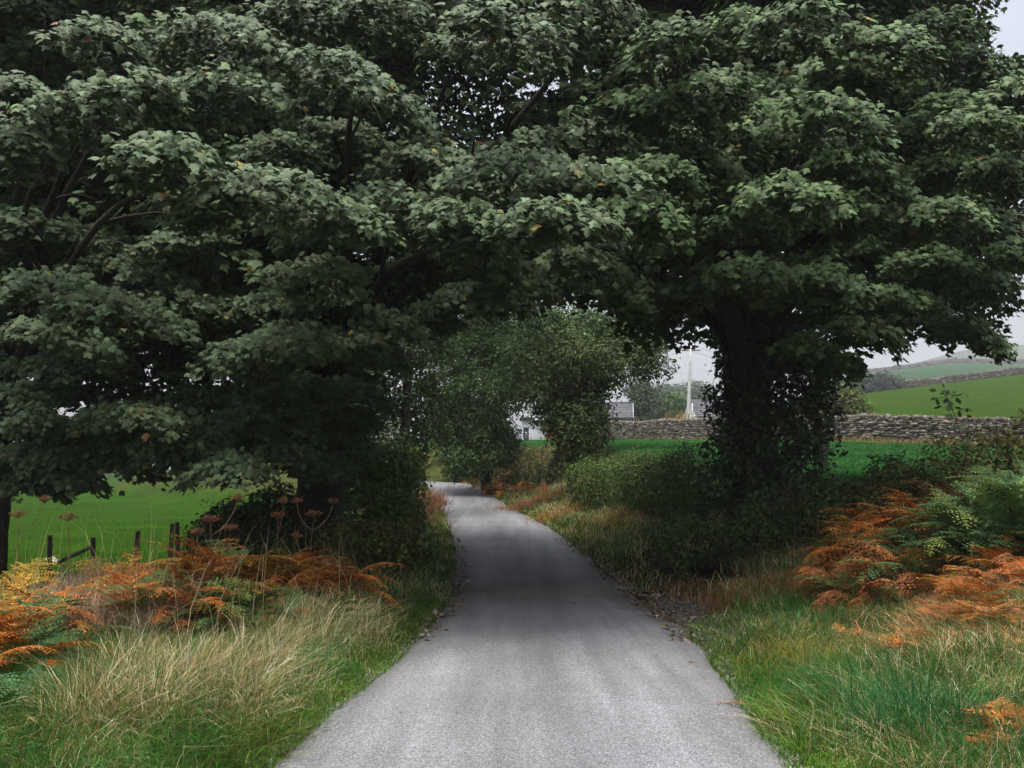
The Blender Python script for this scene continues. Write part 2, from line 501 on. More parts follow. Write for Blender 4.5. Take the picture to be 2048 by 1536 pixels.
def gap_keep(p):
    px, py, _ = proj(p)
    k = np.ones(len(px))
    for (gx_, gy_, a, b, s) in GAPS:
        k *= 1 - s * np.exp(-(((px - gx_) / a) ** 2 + ((py - gy_) / b) ** 2))
    return R.random(len(px)) < k


def gap_thin(p):
    px, py, _ = proj(p)
    k = np.ones(len(px))
    for (gx_, gy_, a, b, s) in GAPS:
        k *= 1 - s * np.exp(-(((px - gx_) / a) ** 2 + ((py - gy_) / b) ** 2))
    return k


# front shelves: (px, py, half width px, slope, tree)   distance comes from the crown's own round front
FRONT = [(210, 85, 105, .1), (60, 25, 70, 0), (440, 75, 125, 0), (620, 35, 115, 0), (140, 225, 130, -.35), (270, 185, 85, -.3), (30, 185, 65, -.2), (40, 300, 70, -.3), (470, 185, 130, .1),
         (690, 150, 120, .3), (785, 205, 90, .4), (330, 310, 110, 0), (530, 385, 150, -.1), (430, 405, 70, -.4), (810, 415, 150, .1), (940, 440, 110, .2), (700, 440, 80, .1), (965, 490, 100, .4), (840, 330, 120, -.1),
         (1010, 335, 130, -.1), (1085, 290, 90, 0), (1180, 365, 150, .1), (1300, 350, 110, 0), (1270, 430, 100, .1), (1120, 435, 120, .1), (985, 535, 70, .5), (1180, 525, 90, .3), (1250, 585, 55, .6),
         (350, 490, 85, -.3), (130, 470, 130, .1), (50, 450, 80, 0), (260, 545, 130, .1), (90, 575, 130, 0), (240, 620, 140, .1), (110, 665, 110, .1), (340, 600, 110, 0), (625, 545, 100, -.1), (695, 590, 55, .4),
         (560, 685, 115, -.2), (470, 705, 75, -.2), (665, 680, 75, .3), (190, 715, 95, .2), (80, 740, 80, .1), (530, 750, 60, .2), (300, 830, 95, .2), (390, 800, 120, -.1), (130, 790, 110, .1), (50, 850, 80, 0),
         (180, 880, 100, .1), (640, 850, 85, .2), (455, 935, 90, -.1), (250, 925, 75, .2), (60, 965, 70, .1), (150, 950, 55, .2), (335, 905, 50, .1), (560, 610, 90, 0), (420, 620, 90, 0), (610, 770, 80, .1), (720, 780, 60, .3), (700, 880, 50, .3), (290, 870, 70, 0), (400, 880, 60, 0), (640, 930, 70, 0), (560, 900, 70, 0), (700, 830, 60, .2), (750, 700, 60, .2), (780, 640, 60, .2), (70, 900, 80, 0), (130, 915, 70, 0), (210, 845, 80, 0), (440, 850, 80, 0), (510, 880, 70, 0), (340, 880, 60, 0), (20, 920, 60, 0), (400, 925, 50, 0),
         (1000, 60, 130, .1), (880, 25, 110, 0), (1170, 30, 120, 0), (760, 20, 100, 0), (1120, 100, 60, .2), (900, 100, 60, .1), (560, 300, 90, .0), (700, 270, 90, .2), (640, 470, 80, .0),
         (1330, 75, 70, -.2), (1480, 55, 100, 0), (1600, 45, 115, 0), (1760, 95, 120, .1), (1880, 55, 90, .2), (1940, 130, 80, .4), (1930, 220, 100, .2), (2030, 190, 55, .3), (1270, 150, 60, 0), (1250, 205, 75, -.2),
         (1335, 220, 95, .2), (1430, 180, 105, .1), (1540, 185, 110, .1), (1650, 235, 120, .1), (1460, 265, 80, .3), (1390, 310, 80, .2), (1700, 325, 85, .1), (1750, 380, 85, .3), (1850, 265, 110, .1), (1960, 250, 85, .2),
         (2010, 335, 70, .2), (1920, 330, 90, .1), (1570, 390, 100, .1), (1650, 405, 105, .1), (1720, 440, 85, .3), (1450, 370, 60, .3), (1890, 425, 95, .1), (1975, 450, 85, .2), (2035, 505, 55, .2), (1500, 545, 80, .1),
         (1570, 565, 75, .1), (1660, 560, 75, .2), (1740, 500, 80, .1), (1860, 520, 85, .1), (1955, 560, 75, .1), (1625, 690, 60, .2), (1680, 725, 45, .4), (1790, 600, 95, .1), (1850, 645, 95, .2), (1930, 660, 65, .2),
         (1985, 690, 28, .4), (1730, 660, 70, .3), (1030, 565, 75, 0), (1110, 560, 65, 0), (930, 590, 65, 0), (870, 630, 55, .2), (40, 830, 80, 0), (95, 850, 70, 0), (20, 790, 60, 0), (330, 870, 60, 0), (530, 815, 85, 0), (565, 860, 75, 0), (490, 840, 75, 0), (250, 830, 80, 0), (1000, 600, 55, 0), (1820, 360, 80, .1), (1500, 440, 80, .1), (1420, 460, 70, 0), (1600, 300, 80, 0), (1530, 280, 70, 0), (1400, 100, 70, 0), (1680, 140, 90, 0), (1210, 270, 60, .1)]
TREES = {'A': np.array([-9.25, 15.2]), 'B': np.array([-3.9, 17.0]), 'C': np.array([4.35, 15.6])}


def front_depth(px, py):
    x = (px - 1024) / FPX
    d = 9.1 + .6 * math.sin(px * .011) + .4 * math.sin(px * .031 + py * .02)
    d += 1.6 * float(ss(np.array(py), 380, 720)) + 2.1 * float(ss(np.array(py), 620, 900))   # the low skirts hang further back
    if px < 350: d -= .4
    d += .7 * float(ss(np.array(px), 1200, 1450)) + 1.1 * float(ss(np.array(px), 1450, 2000))
    return d


def owner(px):
    return 'A' if px < 380 else ('B' if px < 1215 else 'C')


crown_front = {k: [] for k in TREES}; crown_fill = {k: [] for k in TREES}; tips = {k: [] for k in TREES}
FORWARD = {(210, 85), (140, 225), (270, 185), (40, 300), (690, 150), (330, 310), (530, 385), (430, 405), (810, 415), (940, 440), (700, 440), (965, 490), (1180, 365), (1300, 350), (1270, 430), (1120, 435), (90, 575), (240, 620),
           (455, 935), (300, 830), (625, 545), (695, 590), (560, 685), (1330, 75), (1600, 45), (1760, 95), (1335, 220), (1430, 180), (1650, 235), (1700, 325), (1960, 250), (1570, 390), (1500, 545), (1660, 560), (1890, 425), (1000, 60)}
BACK = {(130, 470), (50, 450), (350, 490), (260, 545), (190, 715), (80, 740), (130, 790), (50, 850), (180, 880), (640, 850), (390, 800), (560, 610), (420, 620), (560, 300), (700, 270), (640, 470), (880, 25), (900, 100), (60, 25),
        (1480, 55), (1540, 185), (1500, 440), (1420, 460), (1600, 300), (1530, 280), (1850, 265), (1820, 360), (1740, 500), (1400, 100), (1210, 270), (1120, 100), (1085, 290), (340, 600), (1030, 565), (1110, 560), (930, 590), (870, 630)}
for (px, py, hw, sl) in FRONT:
    d = front_depth(px, py) + R.normal(0, .2) + (-.55 if (px, py) in FORWARD else (2.1 if (px, py) in BACK else .65))
    k = owner(px)
    c = P(px, py, d)
    a = hw * d / FPX
    out = nrm(np.array([c[0], c[1]]) - TREES[k] + np.array([0, -3.0]))
    bright = (.066, .108, .05) if k != 'C' else (.056, .106, .036)
    n = int(400 + 880 * a ** 1.3)
    crown_front[k].append(spray(c, a * 1.05, a * .7 + .1, .11 + .11 * a, out, n, .081, -sl, bright))
    tips[k].append(c)
    # a dimmer shelf tucked below and behind each
    c2 = c + np.array([R.normal(0, .2), .9 + R.random() * .7, -.45 - R.random() * .2])
    if R.random() < .15 and allowed(c2, a * .8)[0]:
        crown_front[k].append(spray(c2, a * .95, a * .8, .2, out, int(n * .5), .081, -sl, bright))
    c3 = c + np.array([R.normal(0, .25), 1.1 + R.random() * .8, .2 + R.random() * .2])
    if R.random() < .15 and allowed(c3, a * .8)[0] and gap_keep(c3)[0]:
        crown_front[k].append(spray(c3, a * .9, a * .8, .2, out, int(n * .45), .081, -sl, bright))

# the bulk of each crown, behind and above what the photo frames
ELL = {'A': ((-9.5, 14.8, 7.2), (6.3, 5.2, 6.6)), 'B': ((-2.6, 16.5, 7.8), (6.6, 6.0, 6.4)), 'C': ((5.4, 15.8, 7.6), (6.4, 4.8, 6.2))}
for k, (c, r) in ELL.items():
    c = np.array(c); r = np.array(r)
    n = 1800
    d = nrm(R.normal(0, 1, (n, 3))); d[:, 2] = np.where(d[:, 2] < -.75, -d[:, 2], d[:, 2])
    rad = (.25 + .75 * R.random(n) ** .45)
    p = c + d * r * rad[:, None]
    ok = allowed(p, .55) & (p[:, 2] > gz(p[:, 0], p[:, 1]) + 1.2)
    px, py, _ = proj(p)
    fr = np.array([front_depth(a, min(max(b, -200), 1000)) for a, b in zip(px, py)])
    ok &= (p[:, 1] > fr + 3.2) | (py < -60)
    thin = gap_thin(p)
    p = p[ok]; thin = thin[ok]
    for q, tk in zip(p, thin):
        out = nrm(q[:2] - TREES[k])
        s = R.uniform(.5, .95)
        crown_fill[k].append(spray(q, s, s, .22, out, int(8 + 122 * tk ** 1.25), .12, R.normal(0, .15), (.061, .107, .043)))

M_LIMB = M_bark
LAB = {'A': ('broad dark sycamore whose trunk stands at the left edge, branches sweeping low over the field', (-9.2, 15.2)),
       'B': ('tall sycamore arching over the lane from its left verge, trunk hidden in shade', (-3.9, 17.0)),
       'C': ('big sycamore on the right bank with a thick ivy-clad trunk', (4.35, 15.6))}


def cat_leaves(lst):
    return [np.concatenate([s[i] for s in lst]) for i in range(5)]


def big_tree(k, r0, forks):
    lab, (x, y) = LAB[k]
    z = float(gz(x, y)) - .15
    root = empty('sycamore_tree', (x, y, z))
    bpy.context.view_layer.update()
    tag(root, lab, 'tree', 'sycamores over the lane')
    m = MB()
    top = np.array([x + forks[0], y + forks[1], z + 4.2])
    pts = curve((x, y, z), top, 12, (.05, .0, 0), .05)
    rr = r0 * np.interp(np.linspace(0, 1, 12), [0, .06, .2, 1], [1.5, 1.2, 1.0, .78])
    m.tube(pts, rr, 14, rough=.06)
    m.build('trunk', M_bark, root, True)
    # limbs: from the fork out to branch ends, bending up then out
    tp = tips[k]
    pick = [tp[i] for i in R.permutation(len(tp)) if proj(tp[i])[1][0] < 560][:9]
    ups = [np.array([x + R.normal(0, 2.2), y + R.normal(0, 2.0), z + R.uniform(9, 12.5)]) for _ in range(5)]
    backs = [np.array([x + R.normal(0, 3.5), y + R.uniform(2, 5), z + R.uniform(5.5, 8)]) for _ in range(4)]
    for e in ups + backs + pick:
        m = MB()
        b0 = pts[-1] if e[2] > z + 5 else pts[int(R.integers(6, 11))]
        b0 = pts[int(R.integers(8, 12))]
        L = np.linalg.norm(e - b0)
        pl = curve(b0, e + np.array([0, .45, -.1]), 10, (0, 0, .10 * L if e[2] < z + 7 else .02 * L), .06)
        qx, qy, _ = proj(pl[3:])
        if e[2] < z + 9 and (qy > np.interp(qx, LOWX, LOWY) - 70).any(): continue
        rl = np.linspace(r0 * R.uniform(.3, .45), .018, 10)
        m.tube(pl, rl, 8, rough=.04)
        for q in range(4):           # side branches
            t = int(R.integers(4, 9)); s0 = pl[t]
            e2 = s0 + nrm(pl[-1] - pl[0]) * R.uniform(.5, 1.4) + R.normal(0, .5, 3); e2[2] = max(e2[2], s0[2] + .05)
            m.tube(curve(s0, e2, 5, (0, 0, .1), .03), np.linspace(rl[t] * .55, .008, 5), 5)
        m.build('limb', M_LIMB, root, True)
    a = cat_leaves(crown_front[k]); b = cat_leaves(crown_fill[k])
    V1, F1, T1 = leaf_geo(a[0], a[1], a[2], a[3], a[4], MAPLE_V, MAPLE_F)
    V2, F2, T2 = leaf_geo(b[0], b[1], b[2], b[3], b[4], M2_V, M2_F)
    make_obj('crown', np.concatenate([V1, V2]), [F1, F2 + len(V1)], M_leaf, root, np.concatenate([T1, T2]))
    print('tree', k, len(a[0]), len(b[0]))
    return root


treeA = big_tree('A', .27, (.1, -.2))
treeB = big_tree('B', .48, (.3, -.1))
treeC = big_tree('C', .43, (-.1, .1))


# ivy on the trunk of the right tree, with a bushy skirt on its right flank
def cloud(ells, n, size, base, out_c=None, shell=.6, var=.3, warm=.1, clump=7, updn=.5, flat=1.0):
    """leaves in clumps through a set of ellipsoids (c, r)"""
    vol = np.array([np.prod(e[1]) ** (2 / 3) for e in ells]); vol = vol / vol.sum()
    Ps, Ns = [], []
    for (c, r), w in zip(ells, vol):
        m = max(8, int(n * w)); k = max(4, m // clump)
        d = nrm(R.normal(0, 1, (k, 3)))
        rad = shell + (1 - shell) * R.random(k) ** .6
        lump = 1 + .18 * np.sin(d[:, 0] * 5 + c[0] * 3) * np.cos(d[:, 2] * 4 + c[1]) + R.normal(0, .07, k)
        q = np.array(c) + d * np.array(r) * (rad * lump)[:, None]
        ix = R.integers(0, k, m)
        sg = size * np.array([1.1, 1.1, .8 * flat])
        Ps.append(q[ix] + R.normal(0, 1, (m, 3)) * sg)
        Ns.append(nrm(d[ix] * .7 + np.array([0, 0, updn]) + R.normal(0, .45, (m, 3))))
    Pn = np.concatenate(Ps); N = np.concatenate(Ns); m = len(Pn)
    Tn = nrm(N * .3 + R.normal(0, .7, (m, 3)) + np.array([0, 0, -.4]))
    S = size * np.clip(R.normal(1, .3, m), .4, 1.8)
    return Pn, N, Tn, S, green(m, base, var, warm)


def leaf_obj(name, L, m, parent, shape=OVAL, F=OVAL_F):
    V, f, t = leaf_geo(*L, shape, F)
    return make_obj(name, V, [f], m, parent, t)


zt = float(gz(4.35, 15.6))
iv = [((4.35, 15.5, zt + .6 + h), (.52 + .08 * math.sin(h * 3), .5, .5)) for h in np.arange(0, 3.9, .45)]
iv += [((3.75, 15.4, zt + 1.9), (.25, .3, .6)), ((3.7, 15.4, zt + 1.1), (.28, .3, .5)), ((3.72, 15.4, zt + 2.6), (.22, .3, .35))]
iv += [((5.05, 15.3, zt + 2.9), (.75, .6, .75)), ((5.35, 15.3, zt + 2.3), (.6, .55, .75)), ((5.1, 15.3, zt + 1.6), (.65, .5, .55)), ((5.5, 15.4, zt + 3.2), (.5, .5, .6)), ((4.95, 15.2, zt + 3.7), (.6, .5, .6))]
ivl = cloud(iv, 20000, .085, (.026, .048, .018), shell=.55)
leaf_obj('ivy', ivl, M_ivy, treeC)

# ------------------------------------------------------------------ smaller trees, bushes and hedges
def leafy_tree(name, label, px, d, ells_px, n, size, base, trunk_r=.14, cat='tree', group=None, extra_trunk=0, shell=.35, warm=.1, m=M_bushleaf, base_dz=0, lean=0.0):
    """ells_px: (px,py,rx px, ry px, dd) ellipsoids seen in the photo at distance d+dd"""
    b = on(px, d); b[2] += base_dz
    root = empty(name, b); bpy.context.view_layer.update()
    tag(root, label, cat, group)
    ells = []
    for (ex, ey, rx, ry, dd) in ells_px:
        c = P(ex, ey, d + dd); s = (d + dd) / FPX
        ells.append((c, (rx * s, max(rx, ry) * s * .9, ry * s)))
    leaf_obj('crown' if cat == 'tree' else 'foliage', cloud(ells, int(n * 2.6), size * 1.15, base, shell=shell, warm=warm), m, root)
    mb = MB()
    hi = max(e[0][2] for e in ells); top = np.array([np.mean([e[0][0] for e in ells]), d, hi])
    p = curve(b - np.array([0, 0, .1]), top, 9, (lean, 0, 0), .04 * (hi - b[2]) / 4)
    mb.tube(p, np.linspace(trunk_r, trunk_r * .25, 9), 8, rough=.05)
    mb.build('trunk' if cat == 'tree' else 'stem', M_bark, root, True)
    for (c, r) in ells[:7]:
        mb = MB(); t = int(R.integers(3, 7))
        mb.tube(curve(p[t], c, 7, (0, 0, .08), .05), np.linspace(trunk_r * .45, .012, 7), 6)
        for q in range(5):
            dv = nrm(R.normal(0, 1, 3)) * np.array(r) * .9
            mb.tube(curve(c, c + dv, 4, (0, 0, .05), .02), np.linspace(trunk_r * .16 + .006, .006, 4), 4)
        mb.build('branch' if cat == 'tree' else 'stem', M_bark, root, True)
    return root


# the small thorn tree in the middle, in front of the white buildings
leafy_tree('hawthorn_tree', 'small rounded hawthorn standing on the verge in front of the white buildings', 1140, 31,
           [(1140, 720, 100, 70, 0), (1215, 740, 70, 55, 0), (1100, 790, 60, 50, 0), (1175, 810, 55, 60, 0), (1150, 850, 62, 50, -.5), (1260, 700, 60, 45, 1), (1300, 730, 50, 40, 1), (1140, 780, 90, 80, 1), (1150, 885, 50, 35, -.5), (1185, 885, 40, 40, 0), (1120, 835, 60, 50, 0), (1190, 850, 50, 45, 0), (1150, 915, 35, 30, 0)],
           11500, .095, (.046, .07, .022), .2, shell=.2, warm=.15)
leafy_tree('alder_tree', 'tall pale-leaved tree rising behind the hawthorn in the middle of the arch', 1095, 38,
           [(1090, 645, 60, 50, 0), (1120, 690, 80, 60, 0), (1060, 720, 70, 60, 0), (1160, 650, 60, 50, 1), (1230, 660, 70, 50, 1), (1200, 700, 60, 50, 1), (1290, 680, 60, 40, 1)],
           12000, .11, (.056, .11, .036), .2, shell=.25, warm=.18)
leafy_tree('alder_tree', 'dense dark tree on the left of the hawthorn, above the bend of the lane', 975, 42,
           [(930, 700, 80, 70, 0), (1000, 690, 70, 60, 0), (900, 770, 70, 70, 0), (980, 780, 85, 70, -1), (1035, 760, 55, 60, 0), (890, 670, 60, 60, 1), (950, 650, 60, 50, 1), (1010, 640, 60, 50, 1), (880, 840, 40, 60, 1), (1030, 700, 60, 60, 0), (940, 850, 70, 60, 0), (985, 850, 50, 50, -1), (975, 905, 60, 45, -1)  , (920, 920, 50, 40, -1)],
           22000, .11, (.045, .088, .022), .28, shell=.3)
leafy_tree('roadside_shrub', 'large drooping dark shrub at the foot of the trees where the lane bends', 965, 44,
           [(985, 880, 65, 35, -2), (930, 900, 40, 50, -1), (1010, 900, 35, 35, -2)], 3000, .11, (.04, .068, .04), .08, cat='shrub', shell=.4)
leafy_tree('ash_tree', 'dark leafy tree leaning in over the left side of the bend', 800, 27,
           [(800, 700, 60, 60, 0), (850, 690, 50, 50, 3), (780, 790, 55, 60, 0), (820, 830, 50, 55, 1), (770, 880, 60, 50, -1), (840, 880, 28, 45, 3), (740, 820, 50, 60, 0), (850, 770, 40, 60, 2), (870, 640, 50, 40, 3), (830, 620, 60, 40, 1), (900, 545, 120, 60, 3), (1000, 540, 120, 55, 8), (960, 500, 130, 60, 14), (1060, 520, 100, 50, 4)],  # last crown lobes, hidden by the sycamores, added to shade the far lane
           14000, .10, (.03, .055, .02), .2, shell=.3)
leafy_tree('hazel_shrub', 'bushy hazel on the left verge beside the lane under the arch', 790, 20,
           [(770, 940, 75, 55, 0), (820, 950, 32, 55, 1), (720, 960, 60, 50, 0), (760, 1010, 70, 50, -1), (815, 1020, 40, 45, -.5), (700, 900, 50, 40, 0)],
           4200, .075, (.11, .17, .045), .06, cat='shrub', shell=.35, warm=.2)
leafy_tree('bramble_shrub', 'low straggly bramble spilling onto the left edge of the lane', 800, 15.5,
           [(770, 1080, 80, 40, 0), (830, 1090, 45, 45, .5), (700, 1080, 60, 45, 0)],
           3200, .065, (.11, .15, .04), .03, cat='shrub', shell=.35, warm=.3)
leafy_tree('elder_shrub', 'dark elder thicket around the foot of the left tree trunk', 560, 17.5,
           [(470, 1050, 80, 55, 0), (560, 1030, 90, 60, 0), (640, 1040, 70, 60, 0), (420, 1080, 50, 45, -.5), (610, 1090, 90, 45, -1)],
           6500, .07, (.055, .085, .03), .05, cat='shrub', shell=.35, warm=.1)
leafy_tree('gorse_shrub', 'small yellow-green bush in the dead end view of the lane', 868, 58,
           [(865, 925, 22, 28, 0), (890, 920, 20, 26, 1)], 900, .12, (.11, .125, .03), .05, cat='shrub', warm=.5)
leafy_tree('holly_shrub', 'dark narrow evergreen at the bend beneath the tall trees', 910, 50,
           [(905, 900, 26, 60, 0), (900, 850, 40, 50, 1), (925, 930, 20, 35, -1)], 2200, .12, (.022, .036, .02), .1, cat='shrub')
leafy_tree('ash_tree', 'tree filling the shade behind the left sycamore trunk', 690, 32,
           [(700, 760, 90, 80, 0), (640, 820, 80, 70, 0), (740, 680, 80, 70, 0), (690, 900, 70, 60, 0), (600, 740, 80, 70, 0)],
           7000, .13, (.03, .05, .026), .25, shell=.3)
# far trees beyond the stone wall and buildings
for (px, d, e, n, s, b, lab) in [
    (1345, 95, [(1345, 815, 40, 30, 0), (1320, 830, 30, 25, 0), (1375, 825, 30, 25, 1)], 3200, .24, (.05, .10, .03), 'bright green bushy tree behind the utility pole'),
    (1290, 84, [(1290, 800, 35, 35, 0), (1300, 830, 40, 30, 0), (1275, 780, 25, 25, 1)], 3000, .2, (.035, .06, .03), 'dull green tree beside the clad bungalow roof'),
    (1345, 260, [(1330, 785, 45, 18, 0), (1390, 780, 40, 18, 5)], 1500, .6, (.05, .08, .05), 'hazy distant tree seen low through the arch'),
    (1420, 100, [(1415, 820, 35, 30, 0), (1400, 838, 30, 20, 0)], 2200, .24, (.045, .085, .03), 'green tree behind the grey gabled shed'),
    (1688, 52, [(1690, 815, 45, 42, 0), (1665, 800, 35, 40, 0), (1720, 830, 28, 25, 0), (1690, 790, 30, 30, 0)], 3600, .12, (.085, .105, .03), 'yellow-green thorn bush behind the drystone wall'),
    (1765, 143, [(1765, 768, 36, 22, 0), (1745, 772, 26, 20, 0), (1785, 774, 20, 16, 2)], 2400, .34, (.03, .05, .04), 'dark misty clump of trees below the far hill field'),
    (1725, 141, [(1722, 774, 22, 20, 0), (1705, 778, 20, 18, 2)], 1300, .34, (.03, .05, .032), 'smaller misty tree beside the dark hillside clump'),
]:
    leafy_tree('bushy_tree' if d > 60 else 'thorn_bush', lab, px, d, e, n, s, b, .12 if d < 60 else .25, cat='tree' if d > 60 else 'bush', shell=.3)


# hedges follow a line of ground points
def hedge(name, label, pts, h, w, n, size, base, warm=.15, cat='hedge', m=M_bushleaf, var=.35, parts=()):
    pts = np.array(pts, float)
    c0 = pts.mean(0); c0[2] = float(gz(c0[0], c0[1]))
    root = empty(name, c0); bpy.context.view_layer.update()
    tag(root, label, cat)
    L = np.linalg.norm(np.diff(pts[:, :2], axis=0), axis=1).sum(); k = max(4, int(L / (w * .6)))
    t = np.linspace(0, 1, k); tt = np.linspace(0, 1, len(pts))
    ells = []
    mb = MB()
    for a in t:
        x = np.interp(a, tt, pts[:, 0]) + R.normal(0, .12 * w); y = np.interp(a, tt, pts[:, 1]) + R.normal(0, .12 * w)
        z = float(gz(x, y)); hh = (h if not isinstance(h, list) else float(np.interp(a, np.linspace(0, 1, len(h)), h))) * R.uniform(.9, 1.12)
        ells.append(((x, y, z + hh * .52), (w * .6, w * .6, hh * .55)))
        for q in range(3):
            e = np.array([x + R.normal(0, w * .3), y + R.normal(0, w * .3), z + hh * R.uniform(.8, 1.1)])
            mb.tube(curve((x + R.normal(0, .1), y, z - .05), e, 5, (0, 0, .05), .04), np.linspace(.02, .005, 5), 4)
    leaf_obj('foliage', cloud(ells, n, size, base, shell=.5, var=var, warm=warm), m, root)
    mb.build('stem', M_bark, root)
    return root


hedge('hawthorn_hedge', 'clipped dark green hedge on the right bank running from the hawthorn to the ivy-clad trunk',
      [on(1165, 27), on(1250, 24), on(1330, 21), on(1400, 19)], 1.6, 1.15, 26000, .06, (.06, .105, .028), .18, var=.3)
hedge('bramble_hedge', 'dark shaded bramble hedge right of the ivy-clad trunk',
      [on(1390, 15.2), on(1480, 14.2), on(1580, 13.8), on(1680, 13.4), on(1760, 13.2)], 1.1, 1.1, 12000, .06, (.05, .08, .028), .2)
hedge('bramble_hedge', 'tangled brown and green hedge top along the field edge at the right',
      [on(1560, 15.0), on(1700, 13.6), on(1800, 12.6), on(1920, 11.8), on(2090, 11.2)], [.85, .85, 1.0, 1.25, 1.4], .95, 18000, .05, (.06, .072, .022), .55)
hedge('bank_shrub', 'grey-green bushy bank on the outside of the bend below the white buildings',
      [on(965, 45), on(1020, 43), on(1100, 38)], 1.9, 1.6, 7000, .09, (.1, .115, .05), .4, cat='shrub')
hedge('field_hedge', 'low far hedge along the back of the left field', [(-75, 150, 0), (-55, 150, 0), (-40, 152, 0), (-20, 155, 0)], 3.2, 3.5, 2600, .4, (.035, .055, .03), .1)


# ------------------------------------------------------------------ bracken
def frond_mesh(L, npair, arch, droop, seed, dead):
    r = np.random.default_rng(seed)
    t = np.linspace(0, 1, 16)
    th = np.radians(arch + (droop - arch) * t ** 1.15); dl = L / 15
    yy = np.concatenate([[0], np.cumsum(np.cos(th[1:]) * dl)]); zz = np.concatenate([[0], np.cumsum(np.sin(th[1:]) * dl)])
    xx = L * .06 * np.sin(t * 3 + seed)
    rach = np.stack([xx, yy, zz], 1)
    V, F = [], []
    n = 0
    def q(a, b, c, d):
        nonlocal n
        V.extend([a, b, c, d]); F.append((n, n + 1, n + 2, n + 3)); n += 4
    for a, b, ta in zip(rach[:-1], rach[1:], t[:-1]):
        w = .006 * (1 - ta) + .0015
        side = np.array([w, 0, 0])
        q(a - side, a + side, b + side * .9, b - side * .9)
    for i in range(npair):
        s = i / (npair - 1)
        tt = .33 + .66 * s
        p = np.array([np.interp(tt, t, rach[:, k]) for k in range(3)])
        d = nrm(np.array([np.interp(min(tt + .05, 1), t, rach[:, k]) for k in range(3)]) - np.array([np.interp(tt - .05, t, rach[:, k]) for k in range(3)]))
        pl = L * .36 * (1 - s) ** .85 * min(1, .65 + s * 3) + .012
        up = nrm(np.cross(np.array([1, 0, 0]), d))
        for sg in (-1, 1):
            if r.random() < .06 + dead * .14: continue
            pl_ = pl; pl = pl * r.uniform(.7 - .3 * dead, 1.08)
            ang = math.radians(58 + r.normal(0, 6 + 14 * dead)); dr = (.15 + dead * .55) * r.uniform(.5, 1.4)
            dirp = nrm(d * math.cos(ang) + np.array([sg, 0, 0]) * math.sin(ang))
            m = max(3, int(pl / .026))
            # spine of the pinna
            prev = p
            for k in range(m):
                u = (k + .5) / m
                c = p + dirp * pl * u - up * dr * pl * u ** 2
                pw = (.15 * pl * (1 - u) ** .7 + .006) * (.9 if not dead else r.uniform(.45, 1))
                st_ = pl / m * .42
                cr = nrm(np.cross(dirp, up))
                curl = up * pw * (-.25 - dead * r.uniform(0, .7))
                fwd = dirp * pw * .45
                for s2 in (-1, 1):
                    tip = c + cr * s2 * pw + curl + fwd
                    q(c - dirp * st_, c + dirp * st_, tip + dirp * st_ * .35, tip - dirp * st_ * .35)
            pl = pl_
    return np.array(V), np.array(F), None


FR_COL = {'orange': [(.42, .115, .025), (.46, .16, .04), (.34, .10, .028)], 'amber': [(.40, .22, .035), (.34, .19, .04)], 'green': [(.06, .125, .05), (.075, .13, .04)],
          'brown': [(.30, .10, .03), (.34, .15, .055), (.2, .075, .028)], 'deep': [(.045, .105, .042), (.052, .115, .045)]}
FR = {}
for ck, cols in FR_COL.items():
    dead = {'orange': .45, 'amber': .3, 'green': .1, 'brown': .9, 'deep': .05}[ck]
    for v in range(4):
        V, F, _ = frond_mesh(1.0, 15 + v, 84 - 6 * v, 8 - 16 * v - 30 * dead, 3 + v, dead)
        col = np.array(cols[v % len(cols)])
        alt = np.array({'orange': (.2, .13, .03), 'amber': (.12, .15, .03), 'green': (.13, .14, .03), 'brown': (.16, .09, .04), 'deep': (.06, .1, .03)}[ck])
        ctr = V.reshape(-1, 4, 3).mean(1)
        w_ = np.clip(.35 + .6 * wob(ctr[:, 0] * 9, ctr[:, 1] * 9, 1, v) + R.normal(0, .15, len(F)), 0, 1)[:, None]
        grad = np.exp(R.normal(0, .25, (len(F), 1)))
        t = np.repeat((col[None] * (1 - w_) + alt[None] * w_) * grad, 4, 0)
        o = make_obj('frond', V, [F], M_fern, None, t)
        FR[(ck, v)] = o.data
        bpy.data.objects.remove(o)


def bracken(b, size, nf, kinds, label, group, up=1.0, face=None):
    root = empty('bracken_fern', b, R.uniform(0, 6.28))
    tag(root, label, 'fern', group)
    for i in range(nf):
        ck = kinds[int(R.integers(0, len(kinds)))]; v = int(R.integers(0, 4))
        o = bpy.data.objects.new('frond', FR[(ck, v)])
        COL.objects.link(o); o.parent = root
        s = size * R.uniform(.75, 1.2)
        o.scale = (s, s, s * (1 if up > .5 else .33)); s *= 1.0
        o.location = (R.normal(0, .07), R.normal(0, .07), R.uniform(-.02, .05))
        o.rotation_euler = (R.normal(-.05, .22), R.normal(0, .15), i / nf * 6.28 + R.normal(0, .4))
    return root


